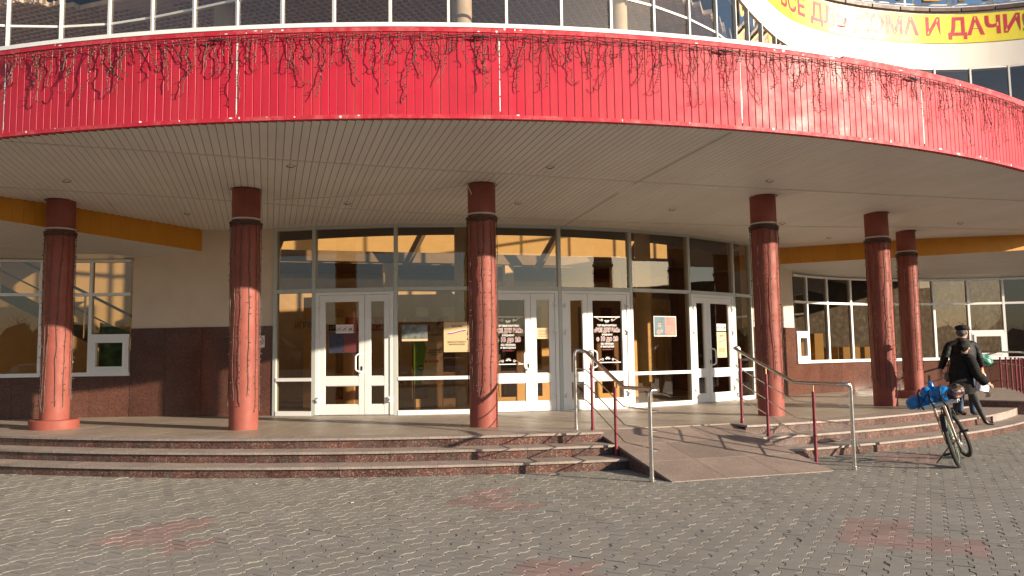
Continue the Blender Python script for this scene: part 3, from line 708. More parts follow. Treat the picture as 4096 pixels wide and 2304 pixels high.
tag(part('loose_cable', cab, trimw, None), 'thin white cable sagging under the soffit between the second and third pillars', 'cable')

# ---------------------------------------------------------------- columns with their string lights
CP = [(-7.64,13.2),(-4.262,12.518),(-.466,12.395),(4.448,13.721),(7.331,15.637),(9.1,18.0)]
CL = ['leftmost round red pillar, standing on a wide low plinth','round red pillar between the leftmost pillar and the left door','round red pillar in front of the middle doors, scuffed near its foot','round red pillar just behind the right ramp railing','round red pillar second from the right, without a plinth','rightmost round red pillar on a plinth behind the bicycle']
LL = [x.replace('round red', 'red') for x in ('leftmost round red pillar','round red pillar left of the left door','round red pillar in front of the middle doors','round red pillar behind the right ramp railing','round red pillar second from the right','rightmost round red pillar')]
def wob(p, amp): return p + Vector((rng.gauss(0, amp), rng.gauss(0, amp), 0))
for ci, (x, y) in enumerate(CP):
    uu, vv = UV(x, y); top = zsof(math.hypot(uu, vv))+.03; r = .222
    if ci == 5: r = .205
    o = thing('pillar', (x, y, PL), CL[ci], 'pillar', 'round red pillars under the canopy')
    part('shaft', MB().lathe([(r,PL-.01),(r,top)], (x, y), 40), colm, o, True)
    if ci in (0, 5): part('plinth', MB().lathe([(0,PL+.145 if ci == 0 else PL+.16),(.36,PL+.15 if ci == 0 else PL+.165),(.375,PL+.135),(.375,PL-.01)], (x, y), 40), colm, o, True)
    part('ceiling_collar', MB().lathe([(r+.006,top-.02),(r+.02,top-.036),(r+.03,top-.03)], (x, y), 32), dark, o, True)
    g = thing('string_lights', (x, y, 3.6), 'string of unlit bulbs wrapped down the '+LL[ci], 'string lights', 'string lights wrapped round the pillars')
    zt = 3.72; zbot = .66
    ringp = lambda rr, z, n=28, j=0.0: [(x+rr*cos(2*pi*i/n), y+rr*sin(2*pi*i/n), z+rng.uniform(-j, j)) for i in range(n)]
    part('strap', MB().tube(ringp(r+.006, zt+.03), .014, 5, True), trimw, g)
    part('cable_ring', MB().tube(ringp(r+.016, zt-.03, 28, .012), .022, 6, True).tube(ringp(r+.02, zt-.075, 28, .018), .012, 5, True), wire, g)
    for k in range(13):
        a = 2*pi*k/13+rng.uniform(-.08, .08); z = zt-.05; pts = []; mb = MB(); end = zbot+abs(rng.gauss(0, .16)); da = 0; off = .012
        while z > end:
            low = max(0, 1.1-z); a += rng.gauss(0, .022+.05*low); rr = r+off+abs(rng.gauss(0, .004+.014*low)); pts.append(Vector((x+rr*cos(a), y+rr*sin(a), z)))
            if rng.random() < .6:
                d = Vector((cos(a+rng.choice((-1.1,1.1))), sin(a+rng.choice((-1.1,1.1))), rng.uniform(-.5,.4))).normalized(); p = pts[-1]
                mb.tube([p, p+d*.03], .0045, 4); mb.tube([p+d*.03, p+d*.039], .0042, 4, mi=1)
            z -= .09
        if len(pts) > 2: mb.tube(pts, .0048, 4)
        part('light_strand', mb, [wire, bulb], g)

# ---------------------------------------------------------------- icicle lights on the fascia
ICL = ['icicle light string hanging on the far left of the red fascia','icicle light string on the red fascia above the second pillar','icicle light string on the red fascia above the third pillar','icicle light string on the red fascia above the ramp, dark plug at its end','icicle light string on the red fascia below the yellow banner','icicle light string on the far right end of the red fascia']
for sct in range(6):
    a0, a1 = SEAM0-.6+10.25*sct, SEAM0-.6+10.25*(sct+1)
    if sct == 5: a1 = a0+6.0
    o = thing('icicle_lights', WA(R_((a0+a1)/2), FR+.05, 5.3), ICL[sct], 'icicle lights', 'icicle light strings along the red fascia')
    n = int((a1-a0)*FR*pi/180/.088)
    for q in range(3):
        pts = []
        for i in range(41):
            a = a0+(a1-a0)*i/40; sag = .012*sin(i*1.3+q*2)+.02*abs(sin(i*.31+q)); pts.append(WA(R_(a), FR+.035+.008*q, FT-.085-.016*q-sag))
        part('carrier_cable', MB().tube(pts, .0038, 4), wire, o)
    part('plug', MB().tube([WA(R_(a1-.5), FR+.05, FT-.12), WA(R_(a1-.15), FR+.055, FT-.135), WA(R_(a1+.15), FR+.05, FT-.125)], [.008,.018,.009], 6), blackp, o)
    pat = [.28,.5,.4,.62,.34,.22,.45,.7,.3,.38,.55,.25]
    for i in range(n):
        a = a0+(a1-a0)*(i+.5+rng.uniform(-.25,.25))/n; L = pat[(i+sct*5) % 12]*rng.uniform(.75, 1.2)
        if sct == 3: L *= .8
        z = FT-.10; w = 0; pts = []; mb = MB(); out = rng.uniform(.03, .06); vel = 0
        while z > FT-.10-L and z > FB+.12:
            vel = vel*.55+rng.gauss(0, .011); w += vel; out = min(.10, max(.022, out+rng.gauss(0, .006)))
            pts.append(WA(R_(a)+w/FR, FR+out, z))
            if rng.random() < .62:
                p = pts[-1]; t = R_(a)+PHI; sgn = rng.choice((-1, 1)); d = (Vector((cos(t), sin(t), 0))*sgn+Vector((0,0,rng.uniform(-.5,.5)))+Vector((sin(t),-cos(t),0))*rng.uniform(0,.7)).normalized()
                mb.tube([p, p+d*.028], .0042, 4); mb.tube([p+d*.028, p+d*.037], .0042, 4, mi=1)
            z -= .036
        if rng.random() < .3 and len(pts) > 4:   # loose end curls back up
            e = pts[-1]; sg = rng.choice((-1, 1)); t = R_(a)+PHI; X = Vector((cos(t), sin(t), 0))*sg
            pts += [e+X*.03+Vector((0,0,-.025)), e+X*.065+Vector((0,0,-.02)), e+X*.09+Vector((0,0,.02))]
        if len(pts) > 2: mb.tube(pts, .0044, 4)
        if mb.v: part('icicle_strand', mb, [wire, bulb], o)

# ---------------------------------------------------------------- ramp handrails
def ztread(u, v):
    r = math.hypot(u, v); return PL if r < 15.58 else .28 if r < 15.97 else .14 if r < 16.37 else 0.0
def arcpts(c, a, b, n=6):                 # quarter turn from a to b about corner c (c = corner point, a,b = start/end)
    out = []
    for i in range(n+1):
        t = i/n; out.append(a*(1-t)**2+c*2*t*(1-t)+b*t*t)
    return out
def handrail(name, label, ur, up_, reds, vfar, vnear, velbow, zlow, zhigh, bars):
    o = thing(name, W(ur, -16.2, 0), label, 'handrail', 'stainless handrails beside the ramp')
    sgn = 1 if up_ > ur else -1
    def line(zl, zh, ext, vE):
        pts = []
        far = W(up_, vfar, 0); e = .10
        # far end: from the post across to the rail line
        def P(u, v, z): return W(u, v, z)
        a = P(up_-sgn*.02, vfar+.0, zh); cpt = P(ur, vfar+.0, zh); b = P(ur, vfar-e, zh-.03)
        pts += arcpts(cpt, a, b)
        pts += [P(ur, vE+.02, zl+.004), P(ur, vE-.04, zl)]
        a = P(ur, vnear+.1, zl); cpt = P(ur, vnear-.02, zl); b = P(up_-sgn*.02, vnear-.02, zl); pts += arcpts(cpt, a, b)
        return pts
    zf = ztread(up_, vfar); zn = ztread(up_, vnear)
    rail = line(zlow, zhigh, 0, velbow)
    pf = [W(up_, vfar, zf), W(up_, vfar, zhigh-.09)]+arcpts(W(up_, vfar, zhigh), W(up_, vfar, zhigh-.07), W(up_-sgn*.05, vfar, zhigh))
    pn = [W(up_, vnear-.02, zn), W(up_, vnear-.02, zlow-.09)]+arcpts(W(up_, vnear-.02, zlow), W(up_, vnear-.02, zlow-.07), W(up_-sgn*.05, vnear-.02, zlow))
    part('top_rail', MB().tube(rail, .026, 12), chrome, o, True)
    for p in (pf, pn):
        q = part('end_post', MB().tube(p, .026, 12), chrome, o, True)
        part('base_cap', MB().tube([p[0], p[0]+Vector((0,0,.05))], .033, 12), chrome, q, True)
    for (dl, dh) in bars: part('thin_bar', MB().tube(line(zlow-dl, zhigh-dh, 0, velbow-.01), .0085, 7), chrome, o, True)
    for v in reds:
        z0 = ztread(ur, v) if not (RU0 < ur < RU1) else rz(v)
        if v > velbow: t = (v-velbow)/(vfar-.1-velbow); zt = zlow+(zhigh-.03-zlow)*t
        else: zt = zlow
        q = part('red_post', MB().tube([W(ur, v, z0), W(ur, v, zt-.11)], .022, 10), maroon, o, True)
        part('pin', MB().tube([W(ur, v, zt-.115), W(ur, v, zt-.01)], .009, 8), brass, q, True)
        part('base_cap', MB().tube([W(ur, v, z0), W(ur, v, z0+.045)], .03, 10), maroon, q, True)
    return o
handrail('ramp_handrail', 'stainless handrail with two maroon posts on the left of the ramp', -1.45, -1.60, (-15.2, -16.0), -14.93, -17.3, -16.27, 1.075, 1.575, ((.255,.27),(.49,.49),(.72,.72)))
handrail('ramp_handrail', 'stainless handrail with three maroon posts on the right of the ramp', 1.05, 1.17, (-15.2, -15.86, -16.9), -15.02, -17.46, -16.5, 1.085, 1.585, ((.26,.27),(.49,.49),(.70,.72)))
o = thing('balustrade', WA(R_(52), 16.05, PL), 'steel and maroon balustrade on the platform edge behind the two people, far right', 'railing')
for z, r in ((1.40, .026), (1.08, .012), (.62, .012)):
    part('top_rail' if z > 1.3 else 'thin_bar', MB().tube([WA(R_(a), 16.05, z) for a in range(38, 64, 2)], r, 10), chrome, o, True)
for k in range(9): part('baluster', MB().tube([WA(R_(57-2.1*k), 16.05, PL+.0), WA(R_(57-2.1*k), 16.05, 1.27)], .024, 9), maroon, o, True)
part('end_post', MB().tube([WA(R_(62), 16.05, PL), WA(R_(62), 16.05, 1.40)], .024, 9), chrome, o, True)

# ---------------------------------------------------------------- bicycle
def bicycle():
    loc = Vector((5.71, 10.24, 0)); head = atan2(.833, .553); lean = R_(-14)
    o = thing('bicycle', loc, 'dark bicycle leaning on its kickstand, a loaded rack over its rear wheel', 'bicycle', None)
    B = Matrix.Translation(loc) @ Matrix.Rotation(head, 4, 'Z') @ Matrix.Rotation(lean, 4, 'X')
    fr = mat('dark_bicycle_frame', (.035, .033, .035), .35, var=.1); rim = mat('grey_green_rim', (.30, .36, .26), .35, metal=.5); tyre = mat('dusty_tyre', (.03, .029, .026), .8)
    alu = mat('worn_aluminium', (.55, .53, .5), .35, metal=1); rust = mat('brassy_tube', (.50, .36, .22), .4, metal=1)
    def tb(name, pts, r, m_, par, n=8, **k): return part(name, MB().tube([B@Vector(p) for p in pts], r, n, **k), m_, par, True)
    r = .34
    def wheel(name, cx, steer, par, axisM):
        M = axisM
        circ = lambda rr, n=40: [M@Vector((rr*cos(2*pi*i/n), 0, rr*sin(2*pi*i/n))) for i in range(n)]
        w = part(name, MB().tube(circ(r-.026), .026, 8, True), tyre, par, True)
        part('rim', MB().tube(circ(r-.058), .013, 8, True), rim, w, True)
        sp = MB()
        for i in range(28):
            a = 2*pi*i/28; s = .028 if i % 2 else -.028
            sp.tube([M@Vector((.02*cos(a+.9), s, .02*sin(a+.9))), M@Vector(((r-.06)*cos(a), 0, (r-.06)*sin(a)))], .0014, 3)
        part('spokes', sp, chrome, w); part('hub', MB().tube([M@Vector((0,-.05,0)), M@Vector((0,.05,0))], .02, 10), chrome, w, True)
        return w
    wheel('rear_wheel', 0, 0, o, B @ Matrix.Translation((0,0,r)))
    HT0, HT1 = Vector((.90,0,.70)), Vector((.845,0,.86)); sx = (HT1-HT0).normalized()
    ST = Matrix.Translation(HT0) @ Matrix.Rotation(R_(24), 4, sx) @ Matrix.Translation(-HT0)
    fhub = ST @ Vector((1.06, 0, r)); FW = B @ ST @ Matrix.Translation((1.06,0,r)); wf = wheel('front_wheel', 1.06, 24, o, FW)
    BB, SEAT = (.45,0,.28), (.27,0,.80)
    f = MB()
    for a, b, rr in ((BB, SEAT, .016), (SEAT, tuple(HT1), .016), (BB, tuple(HT0), .02), (tuple(HT0+sx*-.02), tuple(HT1+sx*.02), .022)): f.tube([B@Vector(a), B@Vector(b)], rr, 10)
    for s in (.06, -.06): f.tube([B@Vector((.45,s*.6,.28)), B@Vector((0,s,r))], .010, 8).tube([B@Vector((.275,s*.4,.76)), B@Vector((0,s,r))], .009, 8)
    part('frame', f, fr, o, True)
    fk = MB()
    for s in (.055, -.055): fk.tube([B@ST@Vector(p) for p in ((.905,s*.7,.70),(.93,s,.62),(1.06,s,r))], .012, 8)
    fk.tube([B@ST@Vector((.905,-.05,.69)), B@ST@Vector((.905,.05,.69))], .016, 8); part('fork', fk, fr, o, True)
    hb = [(.80,.31,1.0),(.815,.22,1.015),(.86,.1,.985),(.875,0,.975),(.86,-.1,.985),(.815,-.22,1.015),(.80,-.31,1.0)]
    h = part('handlebar', MB().tube([B@ST@Vector(p) for p in hb], .012, 8).tube([B@ST@(HT1+sx*.02), B@ST@Vector((.835,0,.95)), B@ST@Vector((.875,0,.975))], .013, 8), fr, o, True)
    for s in (1, -1):
        part('grip', MB().tube([B@ST@Vector((.800,s*.31,1.0)), B@ST@Vector((.808,s*.25,1.01))], .019, 8), blk, h, True)
        part('grip_end', MB().tube([B@ST@Vector((.795,s*.36,.995)), B@ST@Vector((.800,s*.30,1.0))], .018, 8), blk, h, True)
        part('brake_lever', MB().tube([B@ST@Vector((.83,s*.2,1.0)), B@ST@Vector((.87,s*.24,.985)), B@ST@Vector((.86,s*.32,.965))], .006, 6), blackp, h, True)
    part('saddle', MB().add([B@Vector(p) for p in ((.42,.02,.89),(.42,-.02,.89),(.2,-.07,.9),(.2,.07,.9),(.42,.015,.86),(.42,-.015,.86),(.2,-.06,.86),(.2,.06,.86))], [(0,3,2,1),(4,5,6,7),(0,1,5,4),(1,2,6,5),(2,3,7,6),(3,0,4,7)]).tube([B@Vector(SEAT), B@Vector((.26,0,.87))], .013, 8), blackp, o, True)
    ck = part('crank', MB().tube([B@Vector((.45,-.06,.28)), B@Vector((.56,-.075,.40))], .012, 6).tube([B@Vector((.45,.06,.28)), B@Vector((.34,.075,.16))], .012, 6).tube([B@Vector((.45,-.07,.28)), B@Vector((.45,.07,.28))], .018, 8), fr, o, True)
    for (x, y, z) in ((.56,-.13,.40), (.34,.13,.16)): part('pedal', MB().box((x-.05,y-.045,z-.012),(x-.035,y+.045,z+.012), B).box((x+.035,y-.045,z-.012),(x+.05,y+.045,z+.012), B).box((x-.05,y-.05,z-.012),(x+.05,y-.04,z+.012), B).box((x-.05,y+.04,z-.012),(x+.05,y+.05,z+.012), B), blackp, o)
    part('chainring', MB().tube([B@Vector((.45+.085*cos(a), -.05, .28+.085*sin(a))) for a in [2*pi*i/24 for i in range(24)]], .006, 5, True), alu, o, True)
    part('chain', MB().tube([B@Vector(p) for p in ((.45,-.05,.365),(0,-.05,.385),(-.04,-.05,.34),(0,-.05,.295),(.45,-.05,.195))], .006, 5), rust, o)
    part('derailleur', MB().tube([B@Vector(p) for p in ((0,-.06,.33),(.02,-.07,.25),(.05,-.06,.18))], .014, 6), blackp, o)
    # kickstand reaches the ground on the left
    foot = Vector((5.61, 10.62, .008)); a = B@Vector((.10,.06,.27))
    part('kickstand', MB().tube([a, foot], .009, 6).tube([B@Vector((.10,.05,.27)), B@Vector((-.02,.06,.33))], .01, 6), fr, o, True)
    mg = MB()
    n = 14
    for i in range(n):
        a0, a1 = R_(75+80*i/n), R_(75+80*(i+1)/n)
        q = [B@Vector(((r+.02)*cos(t), y, r+(r+.02)*sin(t))) for t in (a0, a1) for y in (-.03, .03)]; mg.add(q, [(0,1,3,2)])
    part('mudguard', mg, blackp, o)
    # rack with a pale cross board
    z = .80
    rk = MB()
    for y in (.06, -.06): rk.tube([B@Vector(p) for p in ((-.27,y,z),(.2,y,z))], .007, 6)
    for x in (-.27,-.1,.07,.2): rk.tube([B@Vector((x,-.06,z)), B@Vector((x,.06,z))], .006, 6)
    rk = part('rack', rk, alu, o, True)
    for y in (.06, -.06):
        part('rack_stay', MB().tube([B@Vector((-.2,y,z)), B@Vector((0,y*1.1,r+.02))], .008, 6), rust, rk, True)
        part('rack_stay', MB().tube([B@Vector((-.02,y,z)), B@Vector((0.02,y*1.1,r+.03))], .008, 6), alu, rk, True)
    part('cross_board', MB().box((-.26,-.24,z+.012),(-.215,.25,z+.045), B).box((.02,-.24,z+.012),(.065,.25,z+.045), B).box((-.22,-.235,z+.036),(.03,.245,z+.046), B), mat('pale_board', (.62,.62,.60), .5), rk)
    return o, B
bike, BK = bicycle()
def blob(mb, c, r, seed, M, sub=4, amp=.18, knots=(), mi=0, flat=.0, fine=.05):
    b = bmesh.new(); bmesh.ops.create_icosphere(b, subdivisions=sub, radius=1)
    vs = []
    for v in b.verts:
        p = v.co.copy(); n1 = noise.noise(p*1.6+Vector((seed,0,0))); n2 = abs(noise.noise(p*4.5+Vector((0,seed,0)))); s = 1+amp*n1+fine*(.5-n2)*2
        q = Vector((p.x*r[0]*s, p.y*r[1]*s, p.z*r[2]*s))
        if q.z < -r[2]*(1-flat): q.z = -r[2]*(1-flat)
        vs.append(Vector(c)+q)
    fs = [tuple(v.index for v in f.verts) for f in b.faces]; b.free(); mb.add(vs, fs, mi, M); return mb
bluep = mat('blue_plastic_bag', (.012, .19, .50), .28, var=.25, vscale=14, bump=.6, bscale=22)
printp = mat('patterned_dark_bag', (.06,.03,.09), .4, speck=([(.05,.02,.09),(.02,.018,.02),(.03,.02,.06),(.16,.04,.03),(.03,.025,.03),(.22,.18,.07),(.04,.03,.1)], 30), bump=.4, bscale=25)
bb = tag(part('plastic_bag', blob(blob(blob(blob(MB(), (-.08,.225,.905), (.16,.14,.10), 3, BK, flat=.25), (-.1,.08,.955), (.14,.095,.125), 9, BK, flat=.3), (-.08,-.06,.94), (.14,.13,.12), 17, BK, flat=.3), (-.1,.01,1.085), (.022,.03,.055), 5, BK), bluep, None, True), 'shiny blue plastic bag strapped on the bicycle rack', 'bag')
st_ = MB()
for y in (.16, .03, -.1): st_.tube([BK@Vector(p) for p in ((-.262,y,.80),(-.262,y+.03,.90),(-.21,y+.02,1.02),(-.08,y,1.06),(.05,y,1.02),(.07,y,.82))], .011, 5)
st_.tube([BK@Vector(p) for p in ((-.265,.22,.83),(-.25,.06,1.0),(-.255,-.08,.86),(-.25,-.17,.98))], .009, 5)
tag(part('luggage_strap', st_, blackp, None), 'black elastic straps tying the blue bag to the bicycle', 'strap')
tag(part('plastic_bag', blob(blob(MB(), (-.06,-.2,.92), (.13,.11,.09), 31, BK, flat=.3), (-.05,-.27,.95), (.09,.07,.08), 41, BK), printp, None, True), 'dark patterned bag tucked beside the blue bag on the bicycle', 'bag')

# ---------------------------------------------------------------- people
skin = mat('skin', (.50, .29, .21), .5, var=.05); leather = mat('black_leather', (.012, .012, .013), .6, spec=.22, var=.2, bump=.5, bscale=14); fur = mat('black_fur', (.010, .009, .009), .8, var=.5, vscale=25, bump=1.0, bscale=90, spec=.25)
trous = mat('dark_grey_trousers', (.03, .032, .030), .8, bump=.3, bscale=30); jeans = mat('blue_jeans', (.035, .07, .13), .8, var=.25, vscale=8, bump=.3, bscale=30); shoe = mat('black_shoe', (.014,.013,.012), .4); hairm = mat('dark_hair', (.008, .006, .005), .7, spec=.2, bump=.8, bscale=60)
def skinned(name, verts, edges, radii, root=0, sub=1):
    me = bpy.data.meshes.new(name); me.from_pydata([tuple(v) for v in verts], edges, []); o = bpy.data.objects.new('tmp', me); COL.objects.link(o)
    sk = o.modifiers.new('s', 'SKIN'); sk.use_smooth_shade = True; sk.branch_smoothing = .4
    for d, r in zip(me.skin_vertices[0].data, radii): d.radius = r if isinstance(r, (tuple, list)) else (r, r)
    for i, d in enumerate(me.skin_vertices[0].data): d.use_root = (i == root)
    ss = o.modifiers.new('b', 'SUBSURF'); ss.levels = ss.render_levels = sub
    dg = bpy.context.evaluated_depsgraph_get(); dg.update()
    r = bpy.data.meshes.new_from_object(o.evaluated_get(dg)); r.name = name; bpy.data.objects.remove(o); bpy.data.meshes.remove(me)
    for p in r.polygons: p.use_smooth = True
    return r
class Body:
    def __init__(s): s.v = []; s.e = []; s.r = []
    def add(s, p, r, parent=None): s.v.append(Vector(p)); s.r.append(r); i = len(s.v)-1; (s.e.append((parent, i)) if parent is not None else None); return i
    def chain(s, start, items):
        k = start
        for p, r in items: k = s.add(p, r, k)
        return k
    def hand(s, wrist, d, palmn):
        w = s.v[wrist]; d = Vector(d).normalized(); n = Vector(palmn).normalized(); side = d.cross(n).normalized()
        palm = s.add(w+d*.055, (.034, .018), wrist)
        for k in range(4):
            off = side*(.026-.0175*k); ln = (.072,.08,.075,.058)[k]
            a = s.add(w+d*.095+off, .0095, palm); b = s.add(w+d*(.095+ln*.5)+off+n*.012, .0085, a); s.add(w+d*(.095+ln*.85)+off+n*.034, .0075, b)
        t = s.add(w+d*.045+side*.045+n*.012, .011, palm); s.add(w+d*.085+side*.058+n*.026, .0085, t)
def person(label, loc, B, paint, mats, zs):
    me = skinned('person', [Vector(loc)+v for v in B.v], B.e, B.r, 0, 2)
    for m_ in mats: me.materials.append(m_)
    for p in me.polygons: p.material_index = paint(p.center-Vector(loc))
    o = link('person', me); tag(o, label, 'person'); return o
def head(B, neck, hc, face, r=.098):
    face = Vector(face).normalized(); n = B.v[neck]
    a = B.add(Vector(hc)-Vector((0,0,.075))+face*.012, (.062,.07), neck)
    b = B.add(Vector(hc), (r*.80, r*.96), a); c = B.add(Vector(hc)+Vector((0,0,.075))-face*.01, (r*.72, r*.85), b)
    return b
def facebits(o, hc, face, loc, sc=1.0):
    f = Vector(face).normalized(); s = f.cross(Vector((0,0,1))); c = Vector(loc)+Vector(hc)
    mb = MB(); p = c+f*.088
    mb.add([p+Vector((0,0,.02))-f*.01, p+f*.016-Vector((0,0,.022)), p-Vector((0,0,.03))+s*.016-f*.006, p-Vector((0,0,.03))-s*.016-f*.006], [(0,2,1),(0,1,3),(1,2,3)]); part('nose', mb, skin, o, True)
    for k in (1, -1):
        e = MB(); blob(e, (0,0,0), (.012,.012,.008), 1, Matrix.Translation(c+f*.084+s*.032*k+Vector((0,0,.022))), 2, 0, fine=0); part('eye', e, blk, o, True)
        e = MB(); blob(e, (0,0,0), (.018,.018,.032), 2, Matrix.Translation(c+s*.082*k-f*.008), 2, 0, fine=0); part('ear', e, skin, o, True)
    e = MB(); blob(e, (0,0,0), (.02,.02,.007), 1, Matrix.Translation(c+f*.08-Vector((0,0,.05))), 2, 0, fine=0); part('mouth', e, mat('lips', (.36,.14,.12), .5), o, True)
def loft(name, secs, m_, parent, loc, n=36, jit=0.0, seed=0):
    mb = MB(); vs = []; fs = []
    for i, (cx, cy, cz, rx, ry, tilt) in enumerate(secs):
        for k in range(n):
            a = 2*pi*k/n; j = 1+jit*(noise.noise(Vector((cos(a)*3, sin(a)*3, cz*9+seed)))); x, y = rx*cos(a)*j, ry*sin(a)*j
            vs.append(Vector(loc)+Vector((cx+x*cos(tilt)-y*sin(tilt), cy+x*sin(tilt)+y*cos(tilt), cz+.012*noise.noise(Vector((cos(a)*2,sin(a)*2,seed))))))
    for i in range(len(secs)-1):
        for k in range(n): fs.append((i*n+k, i*n+(k+1)%n, (i+1)*n+(k+1)%n, (i+1)*n+k))
    fs.append(tuple(range(n-1,-1,-1))); fs.append(tuple((len(secs)-1)*n+k for k in range(n)))
    mb.add(vs, fs); return part(name, mb, m_, parent, True)
# woman, mid-stride towards the right
LW = (8.2, 14.4, .14)
B = Body(); pel = B.add((-.03,0,.80), (.14,.13)); ch = B.chain(pel, [((-.03,0,.95),(.12,.11)), ((-.025,0,1.12),(.15,.12)), ((-.02,0,1.24),(.12,.085))]); nk = B.chain(ch, [((-.012,0,1.31),.052)]); HW = (.02,-.005,1.395); head(B, nk, HW, (.95,-.28,0), .093)
k = B.chain(pel, [((.02,-.08,.74),.095), ((.135,-.085,.41),.062), ((.165,-.085,.34),.058), ((.265,-.09,.10),.042), ((.285,-.092,.045),.042)]); B.chain(k, [((.34,-.10,.03),(.036,.028)), ((.425,-.115,.026),(.034,.022))])
k = B.chain(pel, [((-.07,.08,.74),.095), ((-.10,.09,.42),.062), ((-.115,.09,.36),.058), ((-.20,.10,.15),.042), ((-.20,.10,.10),.042)]); B.chain(k, [((-.15,.10,.05),(.036,.028)), ((-.085,.10,.026),(.034,.022))])
w = B.chain(ch, [((.03,-.15,1.23),.07), ((.10,-.21,.92),.056), ((.255,-.20,.775),.042), ((.29,-.195,.755),.028)]); B.hand(w, (.85,.05,-.5), (-.2,.9,-.3))
w = B.chain(ch, [((-.06,.15,1.22),.07), ((-.12,.2,.93),.056), ((-.06,.22,.74),.042), ((-.045,.22,.70),.028)]); B.hand(w, (.2,0,-1), (.6,-.6,0))
def pw_(p):
    if p.z > 1.29: return 1
    if p.x > .275 and .55 < p.z < .80: return 1
    if p.z > .60 and not (p.z < .73 and abs(p.x) > .25 and p.y > .1): return 0
    if p.z < .085: return 3
    return 2
ww = person('woman in a black fur coat and dark trousers striding right on the steps', LW, B, pw_, [fur, skin, trous, shoe], None)
facebits(ww, HW, (.95,-.28,0), LW)
loft('fur_coat', [(-.05,0,.56,.205,.185,0),(-.05,0,.60,.215,.19,0),(-.045,0,.75,.20,.18,0),(-.04,0,.92,.185,.165,0),(-.035,0,1.08,.185,.165,0),(-.03,0,1.18,.165,.15,0),(-.025,0,1.25,.115,.11,0),(-.02,0,1.30,.085,.08,0)], fur, ww, LW, jit=.16, seed=4)
def sleeve(pts, rs, m_, par, loc):
    pts = [Vector(p) for p in pts]; P_ = []; Rr = []; n = len(pts)
    for i in range(n-1):
        a, b, c, d = pts[max(0, i-1)], pts[i], pts[i+1], pts[min(n-1, i+2)]
        for k in range(5):
            t = k/5; P_.append(Vector(loc)+.5*((2*b)+(c-a)*t+(2*a-5*b+4*c-d)*t*t+(3*b-a-3*c+d)*t**3)); Rr.append((rs[i]+(rs[i+1]-rs[i])*t)*(1+.05*sin(len(P_)*1.7)))
    P_.append(Vector(loc)+pts[-1]); Rr.append(rs[-1]*.95); P_.append(P_[-1]-(pts[-1]-pts[-2]).normalized()*.012); Rr.append(rs[-1]*.6)
    return part('sleeve', MB().tube(P_, Rr, 18), m_, par, True)
sleeve([(.0,-.13,1.235),(.05,-.17,1.13),(.10,-.215,.93),(.17,-.215,.85),(.262,-.2,.772)], [.085,.09,.085,.085,.088], fur, ww, LW)
hb = MB(); blob(hb, (-.028,0,.025), (.105,.098,.10), 12, Matrix.Translation(Vector(LW)+Vector(HW)), 4, .14, fine=.09); blob(hb, (-.075,.02,-.06), (.07,.08,.075), 15, Matrix.Translation(Vector(LW)+Vector(HW)), 3, .2, fine=.1); blob(hb, (.045,.035,.055), (.06,.06,.045), 25, Matrix.Translation(Vector(LW)+Vector(HW)), 3, .2, fine=.1); part('hair', hb, hairm, ww, True)
# man seen from behind, head turned right
LM = (8.42, 14.72, .28)
B = Body(); pel = B.add((-.03,0,.88), (.16,.12)); ch = B.chain(pel, [((-.04,0,1.02),(.155,.11)), ((-.05,.01,1.20),(.19,.12)), ((-.055,.01,1.33),(.14,.09))]); nk = B.chain(ch, [((-.03,.015,1.42),.06)]); HM = (.0,.02,1.535); head(B, nk, HM, (.9,.35,0))
k = B.chain(pel, [((.07,0,.80),.10), ((.085,.02,.46),.07), ((.08,0,.40),.066), ((.07,-.02,.11),.052), ((.07,-.02,.055),.05)]); B.chain(k, [((.11,.02,.04),(.045,.035)), ((.20,.07,.03),(.042,.028))])
k = B.chain(pel, [((-.12,0,.80),.10), ((-.06,.10,.46),.07), ((-.065,.09,.40),.066), ((-.13,.03,.12),.052), ((-.13,.03,.06),.05)]); B.chain(k, [((-.09,.06,.045),(.045,.035)), ((.0,.11,.03),(.042,.028))])
w = B.chain(ch, [((-.28,0,1.31),.078), ((-.41,-.03,1.05),.062), ((-.465,-.01,.885),.05), ((-.475,.0,.84),.033)]); B.hand(w, (.06,.1,-1), (.9,.2,0))
w = B.chain(ch, [((.17,.0,1.31),.078), ((.27,.02,1.06),.062), ((.325,.06,.94),.05), ((.335,.07,.905),.033)]); B.hand(w, (.15,.3,-1), (-.9,.2,0))
def pm2(p):
    if p.z > 1.40: return 1
    if p.z < .868 and abs(p.x) > .30: return 1
    if p.z > .80: return 0
    if p.z < .085: return 3
    return 2
mm_ = person('man in a flat black cap and black leather jacket walking behind the woman', LM, B, pm2, [leather, skin, jeans, shoe], None)
facebits(mm_, HM, (.9,.35,0), LM)
jb = loft('jacket', [(-.03,0,.79,.20,.15,0),(-.03,0,.83,.215,.165,0),(-.04,0,1.0,.225,.165,0),(-.05,0,1.18,.255,.165,0),(-.055,0,1.30,.24,.14,0),(-.05,.005,1.37,.15,.11,0),(-.035,.01,1.43,.085,.085,0)], leather, mm_, LM, jit=.07, seed=8)
sleeve([(-.2,0,1.33),(-.29,0,1.28),(-.35,-.02,1.17),(-.41,-.03,1.04),(-.45,-.015,.93),(-.468,-.005,.87)], [.062,.074,.072,.066,.058,.05], leather, mm_, LM)
sleeve([(.1,0,1.33),(.18,0,1.28),(.23,.01,1.17),(.275,.02,1.05),(.315,.05,.96),(.332,.067,.915)], [.062,.074,.072,.066,.058,.05], leather, mm_, LM)
